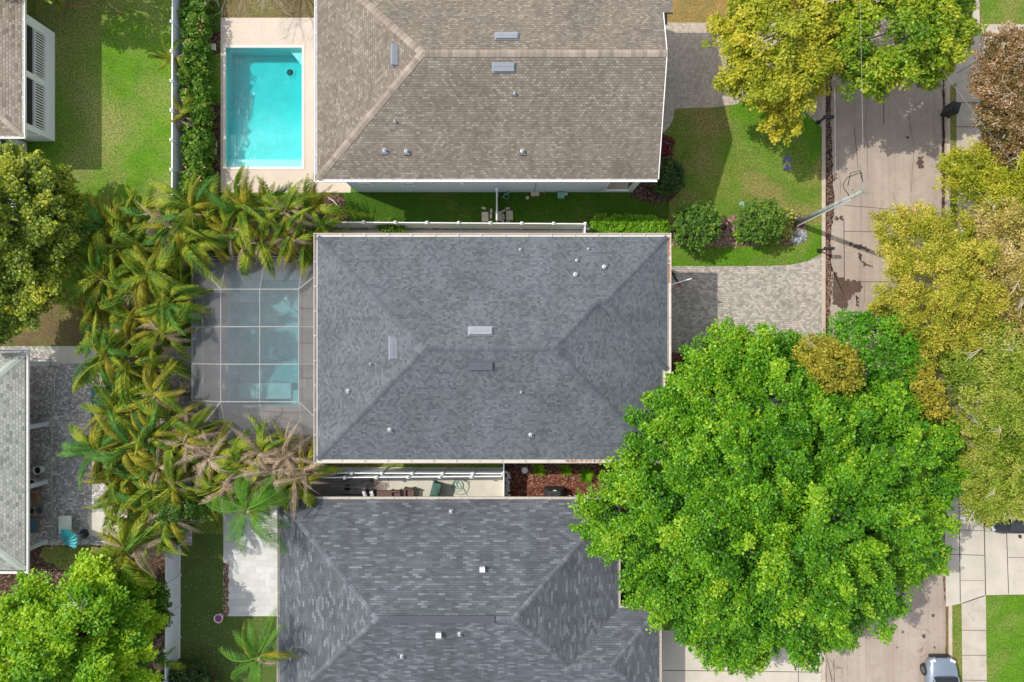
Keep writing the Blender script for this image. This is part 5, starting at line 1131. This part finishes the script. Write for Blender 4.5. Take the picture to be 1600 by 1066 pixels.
# green bin lying tilted in the side yard
c_ = P(683, 762); gb = wheel_bin('wheeled_bin', 'dark green wheeled bin standing on the beige side yard', c_, -.25, M['green_plastic'], 1.1, .55, 1.0)
# basketball hoop
bc = thing('basketball_hoop', 'portable basketball hoop with black base and red rim at the garage side', 'basketball hoop', (9.0, 4.25, ZG))
rot = Matrix.Rotation(R(16), 3, 'Z'); O = Vector((9.57, 3.37, 0))
def rb(b, o, d, tilt=None): 
    t = MB(); t.box((0, 0, 0), d); b.add([rot @ (Vector(v)+Vector(o))+O for v in t.v], t.f)
b = MB(); rb(b, (0, 0, 3.4), (1.34, .05, 1.0)); b.build('backboard', M['trim'], bc)
b = MB(); rb(b, (-.1, 1.15, .2), (.75, 1.1, .18)); rb(b, (-.1, 1.15, .33), (.55, .8, .1)); b.build('base', M['black'], bc, bevel=.03)
MB().tube([rot @ Vector((-.1, 1.3, .3))+O, rot @ Vector((-.08, .9, 2.6))+O, rot @ Vector((0, .05, 3.3))+O], .07, 8).tube([rot @ Vector((.15, 1.3, .3))+O, rot @ Vector((.1, .5, 2.9))+O], .04, 6).build('pole', M['black'], bc)
rc = rot @ Vector((-.02, -.42, 0))+O
MB().torus((rc.x, rc.y, 3.05), .23, .018).box((rc.x+.06, rc.y+.3, 3.05), (.16, .2, .04), R(16)).build('rim', M['red'], bc)
nt_ = MB()
for k in range(12):
    t0_, t1_ = k*.5236, (k+1)*.5236
    for s_ in (0, 1): nt_.tube([(rc.x+.23*math.cos(t0_+s_*.52), rc.y+.23*math.sin(t0_+s_*.52), 3.04), (rc.x+.15*math.cos(t0_+.26), rc.y+.15*math.sin(t0_+.26), 2.8), (rc.x+.12*math.cos(t1_-s_*.52), rc.y+.12*math.sin(t1_-s_*.52), 2.6)], .01, 3)
nt_.torus((rc.x, rc.y, 2.62), .13, .02); nt_.build('net', M['trim'], bc)
def disc(name, label, px, py, r_, h, mat, cat, group=None, n=16):
    p = P(px, py); return tag(MB().lathe((p.x, p.y, ZG-.02), [(r_, 0), (r_, h+.03), (r_*.9, h+.045), (r_*.85, h+.035), (.001, h+.035)], n).build(name, mat, loc=p), label, cat, group)
disc('ground_cover_plate', 'round green utility lid in the dry front lawn', 1159, 319, .17, .03, M['green_box'], 'utility lid')
for y, l_ in ((249, 'upper'), (262, 'lower')):
    p = P(1230, y); tag(MB().box((p.x, p.y, ZG+.02), (.5, .36, .06), .05).box((p.x, p.y, ZG+.055), (.4, .26, .012), .05).build('meter_box', M['lid_blue'], loc=p, bevel=.01), l_+' slate blue meter lid in the front lawn below the yellow tree', 'meter lid', 'meter box lids')
def pot(label, px, py, r_, mat, fill, h=.35, name='flower_pot', group=None):
    p = P(px, py); t = thing(name, label, 'pot', p, group)
    MB().lathe(p, [(r_*.7, 0), (r_*.95, h), (r_*1.0, h+.03), (r_*.82, h+.03), (r_*.78, h-.06)], 18).build('pot', mat, t, smooth=False)
    MB().lathe(p, [(r_*.78, h-.07), (r_*.5, h-.02), (.001, h)], 14).build('soil', fill, t)
    return t
pot('terracotta pot between the two round bushes', 1128, 357, .26, M['terra'], M['mulch_brown'])
pot('white rimmed pot with purple flowers at the white patio corner', 345, 963, .28, plain('pink_white_glaze', (.72, .60, .60), .5), M['purple'])
pot('empty white pot on the dark verandah paving', 66, 733, .27, M['trim'], M['black'], .45)
pot('pale pot partly behind the third verandah post', 57, 753, .27, M['wall_white'], M['black'], .45)
pot('cream pot beside the round stool on the verandah', 56, 796, .24, M['stone'], M['mulch_brown'], .4)
for i, x in enumerate((888, 900, 911, 920)): pot('white ringed pot at the edge of the red mulch, %s from the barbecue' % ORD[i], x, 777+i*.3, .2, M['trim'], M['soil'], .3, group='white pots in a row')
# stepping stones
def stone(px, py, w_, h_, label, rz_=0, mat='stone', group=None, name='stepping_stone', th=.06):
    p = P(px, py); tag(MB().box((p.x, p.y, ZG+th/2+.004), (w_/25, h_/25, th), rz_).build(name, M[mat], loc=p, bevel=.015), label, 'paving stone', group)
g1 = 'beige stepping stones by the long boundary fence'
for i, (x, y) in enumerate(((758, 339), (779, 338), (796, 337))): stone(x, y, 10.5, 15, 'large square beige stepping stone by the boundary fence, %s from the left' % ORD[i], .03, group=g1)
for i, (x, y, a, b_, rz_) in enumerate(((756, 325.5, 7, 3.5, -.3), (767.5, 330, 3.5, 7, .0), (767, 338, 3.5, 7, 0), (768, 347.5, 4, 5, .4), (786, 330, 8, 3, .5), (793.5, 326, 7, 3.5, 0), (786.5, 338.5, 3.5, 8, .2), (793.5, 347.5, 7, 3, 0), (785.5, 346, 4, 5, 0))):
    stone(x, y, a, b_, 'small beige edging stone among the stepping stones by the fence, %s from the left' % ORD[i], rz_, group=g1, name='edging_stone')
for x, y, l_ in ((333, 74, 'upper'), (335, 225.5, 'middle'), (334, 237, 'lower')): stone(x, y, 9, 10, l_+' pale square stepping stone beside the cyan pool deck', 0, 'coping', 'stepping stones beside the pool deck')
stone(836, 303.5, 13, 7, 'beige equipment pad against the pale blue wall', .05, group=None, name='equipment_pad', th=.25); stone(824, 309.5, 5, 4.5, 'small beige block beside the equipment pad', .4, name='edging_stone', th=.12)
p = P(876, 307); ub = thing('utility_cabinet', 'small pale green utility cabinet on the grass by the blue wall', 'utility cabinet', p)
MB().box(p+Vector((0, 0, .22)), (.4, .34, .44)).build('body', M['green_box'], ub, bevel=.03); MB().box(p+Vector((0, 0, .46)), (.44, .38, .05)).build('lid', M['green_box'], ub, bevel=.02); MB().box(p+Vector((.32, .12, .1)), (.2, .14, .2)).build('side_box', M['vinyl'], ub)
p = P(791, 306); tag(MB().tube([P(785, 309)+Vector((0, 0, .06)), P(789, 305)+Vector((0, 0, .15)), P(795, 303)+Vector((0, 0, .25)), P(796, 300)+Vector((0, 0, .3))], .05, 6).torus(P(791, 307)+Vector((0, 0, .08)), .16, .03).build('garden_hose', M['green_box'], loc=p), 'pale green garden hose by the short fence and blue wall', 'hose')
# side yard clutter
def loops(label, cx, cy, rr, n, mat, seed, r_=.016):
    r = random.Random(seed); c = P(cx, cy); pts = []
    for i in range(n*16):
        t = i*2*math.pi/16; k = i/(n*16); o = Vector((math.sin(k*9+seed)*.18, math.cos(k*7)*.12, 0)); q_ = rr*(.7+.3*math.sin(k*11+seed))
        pts.append(c+o+Vector((q_*math.cos(t), q_*math.sin(t), .03+.01*(i//16)))) 
    pts += [c+Vector((rr*.9, -rr*1.0, .03)), c+Vector((rr*1.1, -rr*1.3, .03))]
    tag(MB().tube(pts, r_, 5).build('garden_hose', mat, loc=c), label, 'hose')
loops('loosely coiled green garden hose on the beige side yard', 717, 758, .5, 5, M['green_box'], 2, .022)
loops('thin orange cord lying in loops on the side yard', 593, 752, .45, 3, M['rust_dry'], 4, .01)
def chair(name, label, px, py, mat, w_=.62, d_=.6, rz_=0, z=ZG, cushion=None, group=None, seat=.4, bk=.75):
    c = P(px, py); t = thing(name, label, 'chair', c, group)
    rot = Matrix.Rotation(rz_, 3, 'Z')
    def bx(b, o, d): q_ = MB().box((0, 0, 0), d); b.add([rot @ (Vector(v)+Vector(o))+Vector(c) for v in q_.v], q_.f)
    b = MB(); bx(b, (0, 0, seat), (w_, d_, .1)); b.build('seat', mat, t, bevel=.02)
    b = MB(); bx(b, (0, d_/2-.04, (seat+bk)/2+.05), (w_, .08, bk-seat)); b.build('backrest', mat, t, bevel=.02)
    for s_ in (-1, 1): b = MB(); bx(b, (s_*(w_/2-.04), 0, seat+.2), (.08, d_, .06)); bx(b, (s_*(w_/2-.04), -d_/2+.05, seat+.1), (.06, .06, .2)); b.build('armrest', mat, t)
    for sx in (-1, 1):
        for sy in (-1, 1): b = MB(); bx(b, (sx*(w_/2-.05), sy*(d_/2-.05), (seat-.05)/2), (.06, .06, seat-.05)); b.build('leg', mat, t)
    if cushion: b = MB(); bx(b, (0, -.02, seat+.09), (w_*.8, d_*.8, .1)); b.build('cushion', cushion, t, bevel=.03)
    return t
chair('wicker_chair', 'brown wicker chair nearest the green bin in the side yard', 641, 769, M['brown_wicker'], .62, .75)
chair('wicker_chair', 'brown wicker chair between the other chair and the planter box', 620, 771, M['brown_wicker'], .62, .62)
chair('patio_chair', 'brown patio chair beside the third verandah post', 62, 774, M['tan_wood'], .6, .7, .25)
chair('patio_chair', 'wooden chair with blue cushion under the verandah edge', 58, 818, M['tan_wood'], .9, .85, 1.5, cushion=M['blue_fabric'])
p = P(604, 772); tag(MB().box(p+Vector((0, 0, .2)), (1.0, .5, .4)).box(p+Vector((0, 0, .41)), (1.06, .56, .05)).build('planter_box', M['brown_wicker'], loc=p, bevel=.02), 'low dark brown planter box against the charcoal roofed house', 'planter')
for i, (x, l_) in enumerate(((573, 'left'), (584, 'right'))):
    p = P(x, 770); t = thing('garden_bag', 'black garden bag with folded white top, %s of the pair' % l_, 'bag', p, 'garden bags')
    MB().box(p+Vector((0, 0, .2)), (.36, .46, .4), .3, .9).build('bag', M['black'], t, bevel=.06); MB().box(p+Vector((-.04, 0, .42)), (.24, .4, .06), .3, .8).build('folded_top', M['trim'], t, bevel=.02)
p = P(543, 762); t = thing('round_stand', 'round dark stand with a pale pole lying across it in the side yard', 'stand', p)
MB().lathe(p, [(.22, 0), (.2, .08), (.05, .1), (.001, .1)], 16).build('base', M['black'], t); MB().tube([P(520, 759)+Vector((0, 0, .2)), P(573, 761)+Vector((0, 0, .18))], .025, 6).build('pole', M['alu'], t)
tag(MB().tube([P(532, 772)+Vector((0, 0, .08)), P(566, 773)+Vector((0, 0, .08))], .03, 6).build('garden_rake', M['black'], loc=P(532, 772)), 'dark long handle lying on the stained side yard concrete', 'tool')
p = P(865, 768); t = thing('barbecue', 'barbecue under a black cover on the red mulch', 'barbecue', p)
cv = MB(); cv.add([p+Vector(v) for v in [(-.62, -.3, 0), (.62, -.3, 0), (.62, .35, 0), (-.62, .35, 0), (-.58, -.27, .75), (.58, -.27, .75), (.58, .3, .75), (-.58, .3, .75), (-.36, -.22, 1.1), (.36, -.22, 1.1), (.36, .25, 1.12), (-.36, .25, 1.12)]],
    [(0, 1, 5, 4), (1, 2, 6, 5), (2, 3, 7, 6), (3, 0, 4, 7), (4, 5, 9, 8), (5, 6, 10, 9), (6, 7, 11, 10), (7, 4, 8, 11), (8, 9, 10, 11)])
cv.build('cover', plain('black_cover_cloth', (.03, .034, .033), .6, var=.3, scale=5), t, bevel=.06); MB().tube([p+Vector((-.1, .3, 1.15)), p+Vector((.1, .3, 1.15))], .03, 6).build('handle', M['trim'], t)
rk_ = MB(); r = random.Random(14)
for i in range(16): q_ = P(789+r.uniform(1, 7), 738+i*2.6); rk_.lathe(q_, [(.001, .12), (.09, .08), (.12, 0)], 6)
structure(rk_.build('border_rocks', M['wall_white']), 'stuff')
tag(MB().lathe(P(820, 735), [(.22, 0), (.2, .1), (.08, .17), (.001, .18)], 7).build('rock', M['wall_white'], loc=P(820, 735)), 'pale rock at the corner of the red mulch bed', 'rock')
# verandah patio
p = P(112, 816); t = thing('covered_table', 'low rectangular table with pale green top on the paver patio', 'table', p)
MB().box(p+Vector((0, 0, .62)), (.78, 1.12, .06)).build('tabletop', M['pale_cloth'], t, bevel=.02)
for sx in (-1, 1):
    for sy in (-1, 1): MB().box(p+Vector((sx*.33, sy*.5, .3)), (.06, .06, .6)).build('leg', M['alu'], t)
p = P(101, 828); tag(MB().box(p+Vector((0, 0, .4)), (.42, .42, .06), .1).box(p+Vector((0, 0, .2)), (.3, .3, .36), .1).build('side_stool', plain('slate_blue_cloth', (.12, .20, .27), .8), loc=p, bevel=.02), 'slate blue stool between the pale table and the teal umbrella', 'stool')
p = P(69, 795); t = thing('round_stool', 'round grey metal stool on the verandah', 'stool', p)
MB().torus(p+Vector((0, 0, .45)), .2, .025).lathe(p+Vector((0, 0, .44)), [(.001, 0), (.16, 0)], 14).build('seat', M['metal_slate'], t)
for k in range(4): MB().tube([p+Vector((.2*math.cos(k*1.57), .2*math.sin(k*1.57), 0)), p+Vector((.17*math.cos(k*1.57), .17*math.sin(k*1.57), .44))], .015, 5).build('leg', M['metal_slate'], t)
p = P(108, 843); um = thing('patio_umbrella', 'half folded teal patio umbrella leaning over the corner of the patio', 'umbrella', p)
ap = P(100, 849, .9); cn = MB()
for k in range(8):
    a0 = R(-8+k*13); w_ = R(5.2); ln = 1.15-.05*abs(k-3)
    t0_, t1_, t2_ = (ap+Vector((math.cos(a)*ln, math.sin(a)*ln, z)) for a, z in ((a0-w_, .28), (a0, .55), (a0+w_, .28)))
    cn.add([ap, t0_, t1_, t2_, ap-Vector((0, 0, .12))], [(0, 1, 2), (0, 2, 3), (1, 4, 3), (0, 4, 1), (0, 3, 4), (1, 3, 2)])
cn.build('canopy', M['teal_fabric'], um)
MB().tube([ap-Vector((.1, .1, .05)), ap+Vector((.9, .5, .25)), P(132, 834)+Vector((0, 0, .1))], .025, 6).build('pole', M['alu'], um)
q_ = P(132, 834); MB().lathe(q_, [(.3, 0), (.28, .1), (.06, .14), (.001, .14)], 14).build('base', M['black'], um)
stone(152, 872.5, 12, 9, 'pale blue square lid on the dirt near the palms', .1, 'vinyl', name='access_lid', th=.1)
p = P(74, 562); tag(MB().torus((p.x, p.y, 1.2), .13, .04).tube([(p.x-.1, p.y+.05, ZG), (p.x-.1, p.y+.05, 1.2)], .025, 5).tube([(p.x, p.y, .2), P(82, 566), P(86, 590), P(84, 640)], .02, 5).build('hose_reel', M['trim'], loc=p), 'white hose reel by the first verandah post', 'hose reel')
# white object on sidewalk
p = P(1499, 361); t = thing('utility_cabinet', 'low white cabinet on the sidewalk edge between the golden trees', 'cabinet', p)
MB().box(p+Vector((.05, 0, .3)), (.62, .26, .6)).build('body', M['trim'], t, bevel=.02); MB().box(p+Vector((-.36, -.1, .2)), (.28, .2, .4)).build('side_box', M['trim'], t, bevel=.02)
# litter and petals on the ground (uncountable)
def scatter(name, n, boxes, size, mat, seed, z=ZG+.03, tall=.02):
    r = random.Random(seed); b = MB()
    for _ in range(n):
        x0, y0, x1, y1 = r.choice(boxes); q_ = P(r.uniform(x0, x1), r.uniform(y0, y1), z); a = r.uniform(0, 6.28); s = size*r.uniform(.5, 1.4); t = Vector((math.cos(a), math.sin(a), r.uniform(-.2, .3)))*s; u = Vector((-math.sin(a), math.cos(a), 0))*s*.45
        b.poly([q_-t*.5, q_+u*.5, q_+t*.5, q_-u*.5])
    structure(b.build(name, mat), 'stuff')
scatter('fallen_petals', 420, [(284, 855, 348, 1040), (290, 965, 420, 1050)], .055, M['stone'], 1)
scatter('leaf_litter', 900, [(1290, 60, 1301, 330), (1290, 330, 1298, 500)], .09, M['terra'], 2, .03)
scatter('leaf_litter', 260, [(1477, 860, 1482, 1020), (1541, 925, 1580, 931), (1484, 941, 1500, 950), (1474, 880, 1480, 900)], .09, M['rust_dry'], 3, .05)
scatter('leaf_litter', 400, [(60, 855, 160, 900), (0, 890, 120, 930), (1050, 340, 1250, 382), (140, 460, 160, 540), (205, 380, 285, 400)], .09, M['bark_pale'], 4)
scatter('fallen_leaves', 260, [(1335, 300, 1470, 480), (1305, 880, 1470, 1066)], .06, M['terra'], 6, .03)

# ---------------------------------------------------------------- cars
def make_car(label, paint, group):
    root = thing('parked_car', label, 'car', (0, 0, 0), group)
    st = [(-2.33, .52, .40, .60), (-2.24, .70, .34, .76), (-2.02, .84, .30, .88), (-1.6, .92, .28, .98), (-.95, .93, .28, 1.06), (0, .93, .28, 1.08), (1.2, .93, .28, 1.08), (1.9, .90, .30, 1.06), (2.25, .82, .34, .98), (2.33, .74, .42, .8)]
    vs = []; 
    for y, w_, z0, z1 in st:
        cr = [(-w_*.9, z0), (-w_, z0+.18), (-w_, z0+(z1-z0)*.62), (-w_*.9, z1-.08), (-w_*.72, z1), (0, z1+.03), (w_*.72, z1), (w_*.9, z1-.08), (w_, z0+(z1-z0)*.62), (w_, z0+.18), (w_*.9, z0)]
        vs += [(x, -y, z) for x, z in cr]
    n = 11; fs = [(i*n+j, (i+1)*n+j, (i+1)*n+(j+1) % n, i*n+(j+1) % n) for i in range(len(st)-1) for j in range(n)]
    fs += [tuple(range(n)), tuple(reversed(range((len(st)-1)*n, len(st)*n)))]
    b = MB(); b.add(vs, fs); b.build('body', paint, root, smooth=True)
    # cabin: glass house and roof
    lo = [(-.76, -1.3), (.76, -1.3), (.84, 1.9), (-.84, 1.9)]; hi = [(-.60, -.45), (.60, -.45), (.64, 1.55), (-.64, 1.55)]
    V_ = [(x, -y, 1.06) for x, y in lo]+[(x, -y, 1.58) for x, y in hi]
    g_ = MB(); g_.add(V_, [(0, 3, 2, 1), (4, 5, 6, 7), (0, 1, 5, 4), (1, 2, 6, 5), (2, 3, 7, 6), (3, 0, 4, 7)]); g_.build('windows', M['glass'], root)
    b = MB(); b.add([(-.62, .48, 1.575), (.62, .48, 1.575), (.66, -1.6, 1.575), (-.66, -1.6, 1.575), (-.5, .35, 1.64), (.5, .35, 1.64), (.54, -1.45, 1.64), (-.54, -1.45, 1.64)], [(0, 1, 5, 4), (1, 2, 6, 5), (2, 3, 7, 6), (3, 0, 4, 7), (4, 5, 6, 7), (3, 2, 1, 0)]); b.build('roof', paint, root, smooth=False, bevel=.02)
    pl = MB()
    for s_ in (-1, 1):
        pl.tube([(s_*.77, 1.3, 1.05), (s_*.62, .46, 1.59)], .035, 4); pl.tube([(s_*.86, -.3, 1.05), (s_*.65, -.35, 1.59)], .03, 4); pl.tube([(s_*.85, -1.9, 1.05), (s_*.65, -1.55, 1.59)], .05, 4)
    pl.build('pillars', paint, root)
    for s_ in (-1, 1):
        MB().box((s_*1.02, .75, 1.08), (.2, .12, .14)).build('mirror', paint, root, bevel=.03)
        MB().box((s_*.60, 2.13, .76), (.34, .22, .12), -s_*.5).build('headlight', M['headlamp'], root, bevel=.03)
        MB().box((s_*.68, -2.26, .82), (.3, .12, .16)).build('tail_light', M['red'], root, bevel=.02)
        for y in (1.42, -1.42):
            wh = MB().tube([(s_*.74, y, .34), (s_*.96, y, .34)], .34, 20).build('wheel', M['rubber'], root)
            rim = MB(); rim.tube([(s_*.955, y, .34), (s_*.975, y, .34)], .2, 10); rim.build('rim', M['metal_slate'], wh)
    MB().box((0, 2.30, .42), (1.25, .12, .3)).box((0, 2.3, .62), (.8, .1, .1)).build('bumper', M['black'], root, bevel=.05)
    MB().box((0, -2.34, .45), (1.5, .1, .26)).build('bumper', M['black'], root, bevel=.04)
    MB().tube([(-.6, 1.33, 1.07), (.0, 1.36, 1.10), (.6, 1.33, 1.07)], .015, 4).build('wiper', M['black'], root)
    return root
car = make_car('silver blue car parked against the east kerb at the bottom edge', M['car_silver'], 'parked cars')
car.location = (26.45, -21.8, .01)
car2 = copy_tree(car); car2['label'] = 'dark car parked on the concrete driveway, half hidden by the sparse olive tree'
for ch in car2.children:
    if ch.name.split('.')[0] in ('body', 'roof', 'pillars', 'mirror'): ch.data = ch.data.copy(); ch.data.materials[0] = M['car_dark']
car2.location = (31.6, -10.85, ZG+.02); car2.rotation_euler = (0, 0, math.pi/2)
